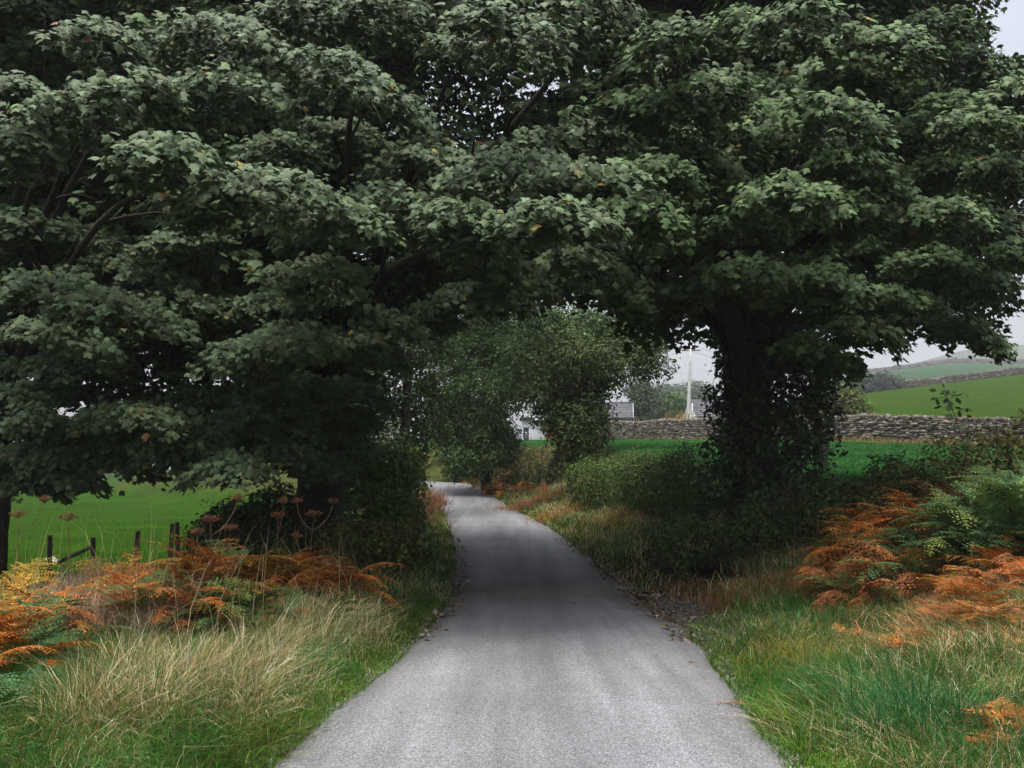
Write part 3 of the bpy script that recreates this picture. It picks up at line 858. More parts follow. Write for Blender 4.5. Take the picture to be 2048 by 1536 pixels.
# (px, distance, size, fronds, kinds, steepness)
BR = []
lg = 'orange bracken along the left verge'
L1 = 'orange and yellow bracken clump on the left verge, fronds turning to autumn'
for (px, d, s, nf, kinds) in [(30, 7.0, .85, 9, ['orange', 'amber', 'orange']), (-40, 7.6, .9, 8, ['amber', 'orange']), (75, 7.5, .8, 8, ['orange', 'orange', 'green']), (20, 6.2, .75, 8, ['orange', 'deep']),
                              (110, 6.4, .6, 7, ['orange', 'green']), (-30, 5.6, .7, 7, ['deep', 'orange']), (150, 7.8, .6, 7, ['orange', 'brown']), (40, 8.4, .8, 8, ['orange', 'amber'])]:
    BR.append((on(px, d), s, nf, kinds, 'large orange bracken clump at the lower left corner, below the end trunk', lg + ' corner'))
for (px, d, s, nf, kinds) in [(275, 9.6, 1.0, 9, ['orange', 'amber']), (330, 9.2, 1.0, 9, ['orange', 'orange']), (395, 9.0, 1.0, 9, ['orange', 'brown', 'amber']), (430, 9.8, 1.1, 9, ['amber', 'orange', 'green']),
                              (350, 8.5, .8, 8, ['orange', 'green']), (300, 9.2, .55, 7, ['brown', 'orange']), (490, 9.6, 1.05, 9, ['green', 'amber']), (470, 8.6, .8, 8, ['green', 'deep'])]:
    BR.append((on(px, d), s, nf, kinds, 'orange bracken clump behind the pale grass, between the fence posts and the lane', lg + ' middle'))
for (px, d, s, nf, kinds) in [(540, 9.8, 1.0, 9, ['orange', 'orange']), (590, 10, 1.05, 9, ['orange', 'brown']), (635, 10.2, 1.05, 9, ['orange', 'orange', 'brown']), (565, 9.4, .8, 8, ['orange', 'amber'])]:
    BR.append((on(px, d), s, nf, kinds, 'rust orange bracken clump below the dried hogweed in front of the left thicket', lg + ' by the thicket'))
# right bank
rg = 'bracken on the right bank'
for q in range(8):
    BR.append((on(R.uniform(1735, 1850), R.uniform(10.0, 11.2)), R.uniform(1.1, 1.3), 10, [['orange', 'orange', 'brown'], ['orange', 'brown']][q % 2], 'rust brown bracken clump standing on the right bank beside the dark hedge', rg + ' rusty'))
for q in range(7):
    BR.append((on(R.uniform(1935, 2070), R.uniform(8.9, 9.9)), R.uniform(1.15, 1.4), 10, ['deep', 'green', 'deep'], 'tall fresh green bracken at the right edge of the picture', rg + ' green'))
for (px, d, s, nf, kinds) in [(1770, 10.6, 1.0, 10, ['orange', 'brown']), (1820, 10.2, 1.0, 10, ['orange', 'orange', 'brown']), (1870, 10.4, 1.0, 10, ['brown', 'brown', 'orange']), (1745, 10.2, .8, 9, ['orange', 'orange', 'brown']),
                              (1840, 11, 1.1, 10, ['brown', 'orange']), (1900, 11, 1.1, 9, ['brown', 'green']), (1790, 11.2, 1.05, 9, ['orange', 'orange', 'brown']), (1850, 9.6, .85, 9, ['brown', 'orange', 'orange'])]:
    BR.append((on(px, d), s, nf, kinds, 'rust brown bracken clump standing on the right bank beside the dark hedge', rg + ' rusty'))
for (px, d, s, nf, kinds) in [(1985, 9.2, 1.25, 10, ['deep', 'green']), (2040, 8.8, 1.3, 11, ['deep', 'green']), (1960, 9.8, 1.2, 9, ['deep', 'green']), (2020, 10.0, 1.4, 10, ['deep', 'green']), (2075, 9.6, 1.4, 8, ['green', 'deep']), (1940, 10.6, .9, 8, ['green', 'brown'])]:
    BR.append((on(px, d), s, nf, kinds, 'tall fresh green bracken at the right edge of the picture', rg + ' green'))
for (px, d, s, nf, kinds) in [(1640, 10.4, .5, 9, ['orange', 'orange']), (1720, 9.8, .5, 9, ['orange', 'brown']), (1800, 9.0, .6, 10, ['orange', 'brown']), (1890, 8.6, .6, 10, ['orange', 'brown', 'amber']), (1960, 8.0, .65, 10, ['orange', 'orange', 'brown']), (2030, 7.8, .75, 10, ['orange', 'brown']), (1990, 8.5, .7, 10, ['orange']), (1850, 8.9, .5, 9, ['orange', 'amber']), (1925, 8.3, .5, 9, ['orange', 'brown'])]:
    BR.append((on(px, d), s, nf, kinds, 'short browned bracken at the foot of the right bank above the green grass', rg + ' foot'))
for q in range(32):
    px = R.uniform(1700, 2070)
    BR.append((on(px, R.uniform(9.0, 11.4)), R.uniform(.75, 1.1), 10, [['brown', 'green', 'brown'], ['brown', 'orange', 'green'], ['green', 'deep', 'brown']][q % 3], 'mixed brown and green bracken clump in the tangle on the right bank', rg + ' tangle'))
for q in range(9):
    px = R.uniform(150, 680)
    BR.append((on(px, R.uniform(8.2, 9.6)), R.uniform(.5, .75), 7, [['green', 'brown'], ['green', 'deep'], ['orange', 'green']][q % 3], 'low mostly green bracken between the pale grass and the orange bracken', lg + ' low'))
for (b, s, nf, kinds, lab, grp) in BR:
    bracken(b, s * (1.15 if 'left' in grp else 1), int(nf * 1.6) if 'left' in grp else nf, kinds, lab, grp)
# collapsed dead heaps on the right verge
for (px, py, s, nf, lab) in [(1870, 1325, .5, 34, 'collapsed heap of orange dead bracken with a dark hollow, in the right verge grass'), (1985, 1270, .65, 40, 'wide flattened mat of dead orange bracken at the right edge'),
                             (2030, 1500, .45, 34, 'reddish dead bracken heap in the lower right corner'), (1720, 1300, .22, 10, 'tiny scrap of orange bracken in the right verge grass')]:
    bracken(G(px, py) + np.array([0, 0, .08]), s, nf, ['orange', 'brown', 'orange'], lab, None, up=.15)  # flattened
# bend bank
for (px, d, s, nf, kinds) in [(985, 41, 1.1, 7, ['orange', 'amber']), (1010, 40, 1.1, 7, ['orange', 'brown']), (1040, 39, 1.2, 7, ['brown', 'orange']), (1060, 38, 1.0, 7, ['orange', 'brown']), (1090, 35, 1.0, 7, ['brown', 'brown']), (955, 43, 1.0, 7, ['amber', 'orange'])]:
    bracken(on(px, d), s, nf, kinds, 'far orange bracken clump on the bank at the bend of the lane', 'bracken on the far bend')


# ------------------------------------------------------------------ grass
def blades(Pn, H, W, lean, C, name, m, label):
    n = len(Pn)
    th = R.random(n) * 2 * math.pi
    d = np.stack([np.cos(th), np.sin(th), np.zeros(n)], 1)
    if lean.ndim == 1: L = lean[:, None] * d
    else: L = lean + .5 * np.linalg.norm(lean, axis=1, keepdims=True) * d
    ph = R.random(n) * math.pi
    s = np.stack([np.cos(ph), np.sin(ph), np.zeros(n)], 1) * W[:, None] * .5
    up = np.array([0, 0, 1.])
    H = H[:, None]
    V = np.empty((n, 7, 3))
    for k, (t, w) in enumerate(((0, 1), (.4, .85), (.75, .5))):
        c = Pn + up * H * (t - .25 * t ** 2.5 * np.minimum(1, np.linalg.norm(L, axis=1, keepdims=True) * 1.1)) + L * H * t ** 2
        V[:, 2 * k] = c - s * w; V[:, 2 * k + 1] = c + s * w
    V[:, 6] = Pn + up * H * (1 - .38 * np.minimum(1, np.linalg.norm(L, axis=1, keepdims=True))) + L * H
    o = (np.arange(n) * 7)[:, None]
    q = np.concatenate([o + np.array([[0, 1, 3, 2]]), o + np.array([[2, 3, 5, 4]])], 0)
    t3 = o + np.array([[4, 5, 6]])
    ob = make_obj(name, V.reshape(-1, 3), [q, t3], m, None, np.repeat(C, 7, 0))
    tag(ob, label, 'grass', kind='stuff')
    return ob


def scatter(n, side, y0, y1, u0, u1, power=1.6):
    """points on a verge, denser near the camera"""
    t = R.random(n)
    y = (y0 ** (1 - power) + t * (y1 ** (1 - power) - y0 ** (1 - power))) ** (1 / (1 - power))
    u = u0 + (u1 - u0) * R.random(n)
    x = np.interp(y, RY, RXC) + side * u
    return x, y, u


def vnoise(x, y, s, seed):
    return wob(x * s, y * s, 1.0, seed) * .6 + wob(x * s * 2.7, y * s * 2.7, 1.0, seed + 4) * .4


TUS = [(590, 1300, .42), (680, 1290, .38), (640, 1320, .3), (520, 1330, .3), (440, 1390, .36), (360, 1420, .3), (540, 1390, .28), (300, 1470, .2), (740, 1270, .25), (480, 1440, .22), (180, 1480, .2), (280, 1400, .22)]
TUSG = [(G(a, b), r) for a, b, r in TUS]


def tuss(x, y):
    k = np.zeros_like(x)
    for (g, r) in TUSG: k = np.maximum(k, np.exp(-((x - g[0]) ** 2 + (y - g[1]) ** 2) / r ** 2))
    return k


G1 = np.array([.032, .11, .014]); G2 = np.array([.085, .155, .012]); G3 = np.array([.022, .066, .024]); ST = np.array([.62, .51, .33]); ST2 = np.array([.30, .21, .085]); OR = np.array([.26, .085, .025]); GB = np.array([.028, .11, .03])


def verge_grass(side, n, y0, y1, u1, strawp, hmul, wid, name, label, power=1.6, soil_gap=True, u0=1.42):
    x, y, u = scatter(n, side, y0, y1, u0, u1, power)
    if soil_gap:      # bare earth at the road edge under the trees
        gap = (.7 * ss(y, 8, 9.5) * (1 - ss(y, 12.5, 14)) * (1 - ss(u, 1.9, 2.4)) * (side > 0)) + ss(y, 9.5, 11.5) * (1 - ss(y, 17, 20)) * (1 - ss(u, 2.2, 3.6)) + .75 * ss(y, 11.5, 13.5) * (1 - ss(y, 19, 22)) * ss(u, 2, 3)
        k = R.random(n) > gap * (.85 if side > 0 else .4)
        x, y, u = x[k], y[k], u[k]
    n = len(x)
    ts = tuss(x, y) if side < 0 else np.zeros(n)
    v = vnoise(x, y, .8, 1.0 + side); v2 = vnoise(x, y, 1.9, 3.0)
    edge = 1 - ss(u, 1.4, 2.1)
    H = (.17 + .10 * v + .08 * vnoise(x, y, 2.4, 5.0) + .12 * R.random(n)) * (1 - .62 * edge) * hmul
    H = H * (1 + 1.1 * ts)
    sp = np.clip(strawp + .3 * v2 + .15 * ss(u, 2.5, 4.5) - .25 * edge, .03, .9)
    sp = np.maximum(sp, ts ** .7 * .85)
    pick = R.random(n)
    w1 = np.clip(.5 + .8 * v + R.normal(0, .4, n), 0, 1)[:, None]
    C = G1 * (1 - w1) + GB * w1
    yel = np.clip(.2 + .8 * edge + .5 * v2, 0, 1)[:, None]
    C = C * (1 - yel * .7) + G2 * yel * .7
    isst = pick < sp
    brown = (R.random(n) < np.clip(.06 + .25 * vnoise(x, y, 1.2, 21.0), 0, .4))[:, None]
    C = np.where(brown, np.array([.17, .105, .035]), C)
    sc_ = np.where((R.random(n) < .62)[:, None], ST, ST2)
    C = np.where(isst[:, None], sc_, C)
    C = C * np.exp(R.normal(0, .42, (n, 1)))
    lean = np.abs(R.normal(.7, .4, n)) * (1 - .45 * ts)
    wind = np.stack([.15 + .75 * vnoise(x, y, 1.5, 7.0), -.15 + .75 * vnoise(x, y, 1.4, 11.0), np.zeros(n)], 1) * (1 - .5 * ts)[:, None] + np.array([.2, 0, 0]) * ts[:, None]
    th = R.random(n) * 6.28
    Lv = wind + np.stack([np.cos(th), np.sin(th), np.zeros(n)], 1) * lean[:, None]
    W = wid * np.interp(y, [4, 8, 15, 30], [1, 1.2, 1.9, 3.2]) * R.uniform(.7, 1.4, n) * np.where(isst, .72, 1.0)
    z = gz(x, y) - .01
    return blades(np.stack([x, y, z], 1), np.clip(H, .03, 1.2), W, Lv, np.clip(C, 0, 1), name, M_grass, label)


verge_grass(-1, 165000, 2.8, 13, 6.5, .08, 1.2, .0042, 'verge_grass', 'long green and straw grass on the left verge')
verge_grass(1, 165000, 2.8, 13, 6.5, .2, 1.1, .0042, 'verge_grass', 'tangled green and brown grass on the right verge')
verge_grass(1, 60000, 11.5, 46, 4.5, .42, 1.3, .006, 'bank_grass', 'dry yellow grass on the bank along the far right side of the lane', 1.3)
verge_grass(-1, 22000, 12, 52, 3.2, .35, 1.3, .006, 'bank_grass', 'shaded grass fringe along the far left side of the lane', 1.3)
# the short grass of the fields' near edges
n = 26000
x = -R.uniform(6.5, 34, n); y = 14 + 50 * R.random(n) ** 1.5
C = np.where((R.random(n) < .12)[:, None], ST2 * .6, np.array([.026, .07, .008])) * np.exp(R.normal(0, .2, (n, 1)))
blades(np.stack([x, y, gz(x, y)], 1), R.uniform(.05, .14, n), R.uniform(.008, .02, n), np.abs(R.normal(.4, .2, n)), C, 'field_grass', M_grass, 'short green pasture grass in the left field')
n = 22000
x = R.uniform(4, 26, n); y = R.uniform(17, 44, n)
k = (x - np.interp(y, RY, RXC)) > 5.6; x, y = x[k], y[k]; n = len(x)
C = np.where((R.random(n) < .04)[:, None], ST2 * .6, np.array([.017, .068, .019])) * np.exp(R.normal(0, .2, (n, 1)))
blades(np.stack([x, y, gz(x, y)], 1), R.uniform(.05, .12, n), R.uniform(.01, .025, n), np.abs(R.normal(.4, .2, n)), C, 'field_grass', M_grass, 'short deep green grass in the right field below the wall')
# dry fringe at the foot of the stone wall
n = 5000
x = R.uniform(6, 36, n); y = wall_d(x) - R.uniform(.4, 1.3, n)
C = np.where((R.random(n) < .7)[:, None], ST2 * .95, G2) * np.exp(R.normal(0, .25, (n, 1)))
blades(np.stack([x, y, gz(x, y)], 1), R.uniform(.15, .55, n) * (.6 + .5 * vnoise(x, y, .5, 2)), R.uniform(.015, .03, n), np.abs(R.normal(.35, .2, n)), C, 'dry_grass', M_straw, 'dry golden grass along the foot of the drystone wall')
# beige thatch of dead grass among the left bracken, and orange litter on the right bank
def patch(list_, per, hh, cols, name, label, wid=.005, lean=.7, m=M_straw):
    Ps, Hs, Cs = [], [], []
    for (px, py, r, kk) in list_:
        g = G(px, py); n = int(per * r * r * kk)
        x = g[0] + R.normal(0, r * .6, n); y = g[1] + R.normal(0, r * .6, n)
        Ps.append(np.stack([x, y, gz(x, y)], 1)); Hs.append(np.clip(R.normal(hh, hh * .35, n), .05, 2))
        c = np.array(cols)[R.integers(0, len(cols), n)] * np.exp(R.normal(0, .25, (n, 1))); Cs.append(c)
    Ps = np.concatenate(Ps); n = len(Ps)
    W = wid * np.interp(Ps[:, 1], [4, 8, 15, 40], [1, 1.2, 1.9, 4]) * R.uniform(.7, 1.4, n)
    blades(Ps, np.concatenate(Hs), W, np.abs(R.normal(lean, .35, n)), np.clip(np.concatenate(Cs), 0, 1), name, m, label)


BE = (.34, .26, .17); BE2 = (.26, .18, .1); ORc = (.34, .11, .03); ORd = (.2, .07, .025); BRd = (.1, .05, .025)
patch([(200, 1220, .5, 1), (150, 1240, .5, 1), (260, 1240, .5, 1), (230, 1280, .45, .8), (310, 1250, .4, .8), (130, 1290, .4, .6)], 9000, .42, [BE, BE2, (.4, .33, .24)], 'dry_grass', 'beige dead grass thatch among the left bracken')
patch([(600, 1190, .5, 1), (500, 1200, .5, .8), (400, 1210, .4, .7), (330, 1220, .4, .6), (660, 1170, .4, 1)], 5500, .4, [BE2, ORd, ST2, (.08, .1, .03)], 'dry_grass', 'mixed brown stalks in front of the left thicket')
patch([(1560, 1180, .6, 1), (1650, 1160, .7, 1.3), (1760, 1160, .7, 1.5), (1860, 1170, .7, 1.5), (1960, 1190, .7, 1.5), (2030, 1200, .6, 1.3), (1480, 1190, .4, .6)], 6500, .2, [(.42, .26, .13), BE, (.42, .15, .045), (.5, .3, .15), (.42, .2, .07), (.36, .2, .08), (.1, .1, .03)], 'dry_grass', 'tan and orange dead stalks across the foot of the right bank', lean=1.0)
patch([(2000, 1250, .6, 1), (1930, 1260, .5, 1), (1880, 1320, .35, 1), (1820, 1310, .3, .7), (2030, 1300, .4, .8)], 6500, .2, [(.46, .16, .05), BE, (.34, .11, .035), (.5, .28, .12)], 'dead_bracken_litter', 'flattened orange dead bracken and straw litter on the right verge', lean=1.3)
patch([(2020, 1495, .22, 1), (1980, 1500, .2, .7)], 14000, .14, [ORd, (.3, .07, .03), BRd], 'dead_bracken_litter', 'reddish dead stalk litter in the lower right corner', lean=1.4)
patch([(1900, 1100, .8, 1), (1800, 1080, .7, 1), (1980, 1130, .7, 1)], 3500, .6, [ORd, BRd, (.12, .05, .02), (.05, .06, .02)], 'dry_grass', 'dark rusty stems between the bracken on the right bank', lean=.5)
patch([(1075, 1010, 1.2, 1), (1110, 1000, 1.2, 1), (1150, 1030, 1.0, 1), (1230, 1050, .8, 1), (1260, 1045, .8, .8), (1180, 1000, 1.0, .8), (1000, 955, 1.6, .5), (1040, 945, 1.6, .5)], 1200, .3, [(.4, .25, .08), ORc, ST2, BE2], 'dry_grass', 'golden orange dry grass on the bank before the hedge', wid=.006)
patch([(860, 1010, .6, 1), (850, 1030, .5, 1), (840, 1055, .5, .7)], 2500, .5, [(.22, .08, .04), BE2, (.3, .14, .09)], 'dry_grass', 'reddish dock and dry stems leaning over the left side of the lane', wid=.006, lean=.5)
n = 420
x = R.uniform(9.5, 18, n); y = wall_d(x) + R.uniform(.8, 3.5, n)
Cst = np.array([(.36, .2, .06), ST2, (.2, .2, .05)])[R.integers(0, 3, n)] * np.exp(R.normal(0, .25, (n, 1)))
blades(np.stack([x, y, gz(x, y) + .4], 1), np.clip(1.25 + .5 * np.sin(x * 2.3) + R.normal(0, .25, n), .6, 2.2), R.uniform(.05, .1, n), np.abs(R.normal(.12, .08, n)), Cst, 'tall_grass', M_straw, 'tall orange-brown seed stalks behind the wall in front of the buildings')
patch([(1640, 1360, .35, 1), (1610, 1330, .35, 1), (1580, 1290, .3, .8), (1690, 1420, .3, .7)], 4500, .24, [(.17, .17, .03), (.2, .16, .03), (.09, .12, .03)], 'verge_grass', 'yellowing fine grass close to the right edge of the lane', m=M_grass)
patch([(1800, 1480, .3, 1), (1850, 1500, .3, 1), (1560, 1290, .25, .5), (1640, 1270, .2, .5), (1720, 1380, .2, .5), (1780, 1230, .25, .4)], 5000, .3, [(.02, .1, .035), (.025, .085, .03), (.04, .12, .04)], 'verge_grass', 'lush bluish green tufts in the right verge', m=M_grass, wid=.006)
patch([(1470, 1215, .25, 1), (1450, 1225, .22, 1), (1390, 1200, .3, .6), (1360, 1180, .3, .5), (770, 1230, .25, 1), (800, 1215, .2, 1)], 3500, .2, [(.1, .05, .02), ORd, (.07, .07, .02), ST2], 'dry_grass', 'short brown dock stems beside the bare earth at the lane edge', lean=.4)
# tall flowering grass stalks with drooping tips
n = 150
px = np.concatenate([R.uniform(20, 720, 110), R.uniform(150, 480, 40)]); dd = R.uniform(7.5, 11, n)
pp = np.array([on(a, b) for a, b in zip(px, dd)])
blades(pp, R.uniform(.7, 1.45, n), R.uniform(.004, .007, n), np.abs(R.normal(.3, .25, n)), np.array([.34, .29, .17]) * np.exp(R.normal(0, .25, (n, 1))), 'tall_grass', M_straw, 'tall pale grass stalks rising above the left bracken')

# leaf litter and grit on the bare earth and the lane edge
n = 5200
y = R.uniform(9, 22, n); sd = np.where(R.random(n) < .6, 1, -1)
u = 1.2 + np.abs(R.normal(0, .75, n)); y[:170] = R.uniform(5, 24, 170); u[:170] = R.uniform(.1, 1.4, 170); x = np.interp(y, RY, RXC) + sd * u
z = gz(x, y) + .012 + .05 * (u < 1.5)
N = nrm(np.array([0, 0, 1.]) + R.normal(0, .3, (n, 3)))
C = np.array([(.13, .08, .04), (.07, .045, .025), (.2, .15, .09), (.3, .27, .22), (.06, .07, .025)])[R.integers(0, 5, n)]
o = leaf_obj('leaf_litter', (np.stack([x, y, z], 1), N, R.normal(0, 1, (n, 3)), R.uniform(.03, .085, n), C), M_litter, None)
tag(o, 'brown fallen leaves scattered over the bare earth beside the lane', 'leaf litter', kind='stuff')
# grit along both road edges
n = 7500
y = 3.2 + 24 * R.random(n) ** 1.8; sd = np.where(R.random(n) < .6, 1, -1)
wide = np.where((sd > 0) & (y > 8) & (y < 14), .5, .08)
u = 1.46 + np.abs(R.normal(0, 1, n)) * wide; x = np.interp(y, RY, RXC) + sd * u
k = 6
oc = np.array([(1, 0, 0), (-1, 0, 0), (0, 1, 0), (0, -1, 0), (0, 0, .7), (0, 0, -.7)], float)
of = np.array([[0, 2, 4], [2, 1, 4], [1, 3, 4], [3, 0, 4], [2, 0, 5], [1, 2, 5], [3, 1, 5], [0, 3, 5]])
S = R.uniform(.006, .02, n)
V = np.stack([x, y, np.maximum(gz(x, y), np.interp(y, RY, RZC) * (u < 1.52) - 9 * (u >= 1.52)) + .008], 1)[:, None] + S[:, None, None] * oc[None] * R.uniform(.6, 1.3, (n, 6, 1))
f = (of[None] + (np.arange(n) * 6)[:, None, None]).reshape(-1, 3)
C = np.array([.2, .195, .19]) * np.exp(R.normal(0, .4, (n, 1)))
o = make_obj('gravel', V.reshape(-1, 3), [f], M_stone, None, np.repeat(C, 6, 0))
tag(o, 'loose grey grit along the crumbling edges of the lane', 'gravel', kind='stuff')

# ------------------------------------------------------------------ dried hogweed
def hogweed(px, d, h, heads, label):
    b = on(px, d)
    root = empty('dried_hogweed', b); bpy.context.view_layer.update()
    tag(root, label, 'plant', 'dried hogweed on the left verge')
    m = MB()
    main = curve(b, b + np.array([R.normal(0, .06), 0, h]), 8, (R.normal(0, .03), 0, 0), .01)
    m.tube(main, np.linspace(.008, .0045, 8), 6, (.16, .09, .05))
    ends = [(main[-1], .095)]
    for q in range(heads - 1):
        t = int(R.integers(4, 7)); a = R.uniform(0, 6.28); L = R.uniform(.2, .38)
        e = main[t] + np.array([math.cos(a) * L * .8, math.sin(a) * L * .5, L])
        m.tube(curve(main[t], e, 5, (math.cos(a) * .04, 0, -.04)), np.linspace(.006, .004, 5), 5, (.2, .13, .08))
        ends.append((e, R.uniform(.045, .075)))
    m.build('stem', M_wood, root)
    for (e, r) in ends:
        m = MB(); n = int(14 + 90 * r)
        for q in range(n):
            a = q * 2.4; rr = r * math.sqrt((q + .5) / n)
            t = e + np.array([math.cos(a) * rr, math.sin(a) * rr, .07 * (1 - (rr / r) ** 2 * .5) + R.normal(0, .006)])
            m.tube(np.array([e, (e + t) / 2 + [0, 0, -.008], t]), [.0022, .002, .002], 3, (.2, .1, .05))
            c = np.array([(.24, .09, .045), (.3, .13, .07), (.16, .07, .04)][q % 3])
            for z_ in range(4):
                pz = t + R.normal(0, .011, 3)
                m.box(pz, (.013, .013, .006), R.uniform(0, 3), c, 0, R.normal(0, .4))
        m.build('umbel', M_litter, root)


for (px, d, topy, hd, lab) in [(430, 9.6, 1045, 3, 'tallest dried brown hogweed, flat seed heads above the orange bracken'), (565, 10.5, 1036, 2, 'dried hogweed with a wide flat brown head before the dark thicket'),
                               (628, 10.8, 1036, 4, 'branching dried hogweed with four small brown heads, nearest the trunk'), (152, 9.8, 1043, 1, 'single-headed dried hogweed against the green field'),
                               (45, 10, 1035, 2, 'dried hogweed near the trunk at the left edge'), (470, 10.8, 1062, 1, 'short dried hogweed beside the tallest one')]:
    b = on(px, d); h = P(px, topy, d)[2] - b[2]
    hogweed(px, d, h, hd, lab)

# ------------------------------------------------------------------ fence posts in the left field edge
for (px, d, topy, lean, lab) in [(280, 19.5, 1062, .02, 'upright dark wooden fence post, thickest of the row, at the edge of the left field'), (110, 19, 1070, -.03, 'thin dark fence post at the field edge near the left trunk'),
                                 (193, 19.3, 1075, .0, 'short fence post with a leaning brace, between the two taller posts'), (347, 20, 1047, .03, 'fence post half hidden by the dark thicket'),
                                 (366, 20.3, 1044, -.1, 'slanting fence post touching the dark thicket')]:
    b = on(px, d); top = P(px, topy, d); h = top[2] - b[2]
    root = empty('fence_post', b); bpy.context.view_layer.update()
    tag(root, lab, 'fence post', 'posts along the left field fence')
    m = MB()
    m.tube(curve(b - np.array([0, 0, .3]), b + np.array([lean * h, 0, h]), 5, (0, 0, 0), .006), [.055, .055, .053, .052, .05], 8, (.075, .06, .05), .05)
    m.build('post', M_wood, root)
    if 'brace' in lab:
        m = MB(); m.tube(curve(b + np.array([-.75, 0, .35]), b + np.array([.0, 0, h * .78]), 4), .045, 7, (.085, .07, .055), .05)
        m.build('brace', M_wood, root)
# pale stone in the grass
b = G(103, 1122); root_z = b[2] + .04
m = MB(); k = 60
d = nrm(R.normal(0, 1, (400, 3)))
import bmesh
bm = bmesh.new(); bmesh.ops.create_icosphere(bm, subdivisions=3, radius=1)
for v in bm.verts:
    c = v.co; s = 1 + .16 * math.sin(c.x * 5 + 1) * math.cos(c.y * 4) + .1 * math.sin(c.z * 7 + c.x * 3)
    v.co = Vector((c.x * .17 * s, c.y * .15 * s, c.z * .12 * s))
me = bpy.data.meshes.new('pale_stone'); bm.to_mesh(me); bm.free(); me.materials.append(M_pale)
a = me.attributes.new('tint', 'FLOAT_COLOR', 'POINT'); a.data.foreach_set('color', np.ones(len(me.vertices) * 4, np.float32))
o = bpy.data.objects.new('pale_stone', me); o.location = (b[0], b[1], root_z - .05); COL.objects.link(o)
tag(o, 'pale whitish stone among the bracken in front of the thin fence post', 'stone')

# fallen frond on the lane
b = G(1487, 1419); m = MB()
for q in range(16):
    s0 = np.array([b[0] + R.normal(0, .06), b[1] + R.normal(0, .012), b[2] + .035]); e = s0 + np.array([R.choice([-1, 1]) * R.uniform(.04, .12), R.normal(0, .02), R.uniform(0, .02)])
    m.tube(curve(s0, e, 4, (0, 0, .01)), [.0035, .003, .002, .001], 4, [(.3, .12, .07), (.24, .1, .06), (.36, .2, .13)][q % 3])
o = m.build('fallen_frond', M_litter)
tag(o, 'reddish dried frond lying on the tarmac at the right edge of the lane', 'dead frond')

# ------------------------------------------------------------------ drystone walls
def stone_wall(name, label, line, h, sl, sh, th, cope=True, cols=((.14, .118, .098), (.19, .165, .14), (.085, .074, .064), (.26, .24, .215), (.16, .135, .1)), rows_both=False):
    line = np.array(line, float)
    c0 = line.mean(0)
    root = empty(name, (c0[0], c0[1], float(gz(c0[0], c0[1])))); bpy.context.view_layer.update()
    tag(root, label, 'stone wall')
    seg = np.linalg.norm(np.diff(line, axis=0), axis=1); cum = np.concatenate([[0], np.cumsum(seg)])
    core, face, top = MB(), MB(), MB()
    def at(s):
        x = np.interp(s, cum, line[:, 0]); y = np.interp(s, cum, line[:, 1])
        x2 = np.interp(s + .5, cum, line[:, 0]); y2 = np.interp(s + .5, cum, line[:, 1])
        x1 = np.interp(s - .5, cum, line[:, 0]); y1 = np.interp(s - .5, cum, line[:, 1])
        return x, y, math.atan2(y2 - y1, x2 - x1)
    s = 0.0
    while s < cum[-1]:
        x, y, a = at(s + 1); core.box((x, y, float(gz(x, y)) + h / 2 - .15), (2.02, th * .7, h + .1), a, (.05, .045, .04)); s += 2
    k = 0; z = 0.0
    while z < h - .02:
        hh = sh * R.uniform(.7, 1.35); s = R.uniform(-sl, 0)
        while s < cum[-1]:
            w = sl * R.uniform(.5, 1.7); x, y, a = at(s + w / 2)
            c = np.array(cols[int(R.integers(0, len(cols)))]) * R.uniform(.75, 1.25)
            zz = float(gz(x, y)) + z + hh / 2 + R.normal(0, sh * .1) + .05 * math.sin(s * .7)
            face.box((x, y, zz), (w * .93, th * (1.02 - .18 * z / h) + R.normal(0, .07), hh * .88), a + R.normal(0, .04), c, sh * .14, lean=R.normal(0, .16))
            s += w
        z += hh
    core.build('core', M_stone, root); face.build('stonework', M_stone, root)
    if cope:
        s = 0.0
        while s < cum[-1]:
            w = sl * R.uniform(.3, .7); x, y, a = at(s + w / 2)
            hh = sh * R.uniform(1.3, 2.6)
            c = np.array(cols[int(R.integers(0, len(cols)))]) * R.uniform(.7, 1.15)
            top.box((x, y, float(gz(x, y)) + h + hh / 2 - .03 + .05 * math.sin(s * .7)), (w * .85, th * .8, hh), a + R.normal(0, .08), c, sh * .1, lean=.25 + R.normal(0, .2))
            s += w
        top.build('coping', M_stone, root)
    return root


xs = np.linspace(7.5, 44, 40)
stone_wall('drystone_wall', 'grey drystone wall with upright coping crossing behind the ivy-clad trunk and the right field', [(x, float(wall_d(x))) for x in xs], 1.2, .21, .10, .55)
xs = np.linspace(50, 130, 50)
stone_wall('drystone_wall', 'thin far drystone wall slanting up between the two hillside fields', [(x, 150 + .02 * (x - 60)) for x in xs], .85, .8, .22, .6, cols=((.11, .095, .08), (.15, .13, .11), (.08, .07, .06)))
tag(stone_wall('drystone_wall', 'faint misty wall along the crest of the farthest green field', [(x, 452) for x in np.linspace(185, 330, 60)], 2.2, 3.0, .7, .9, cope=False, cols=((.1, .09, .08), (.13, .12, .1))))
# misty fence on the skyline slope
root = empty('hill_fence', (215, 500, float(gz(215, 500)))); bpy.context.view_layer.update()
tag(root, 'row of tiny misty posts on the skyline left of the hill crest', 'fence')
for q in range(14):
    x = 208 + q * 3.6; y = 470; z = P(1780 + q * 11, 742 - q * .3, 470)[2]
    x = P(1780 + q * 11, 740, 470)[0]; zz = float(gz(x, y))
    m = MB(); m.box((x, y, zz + 1.6), (.28, .28, 3.6), 0, (.1, .09, .08)); m.build('post', M_wood, root)

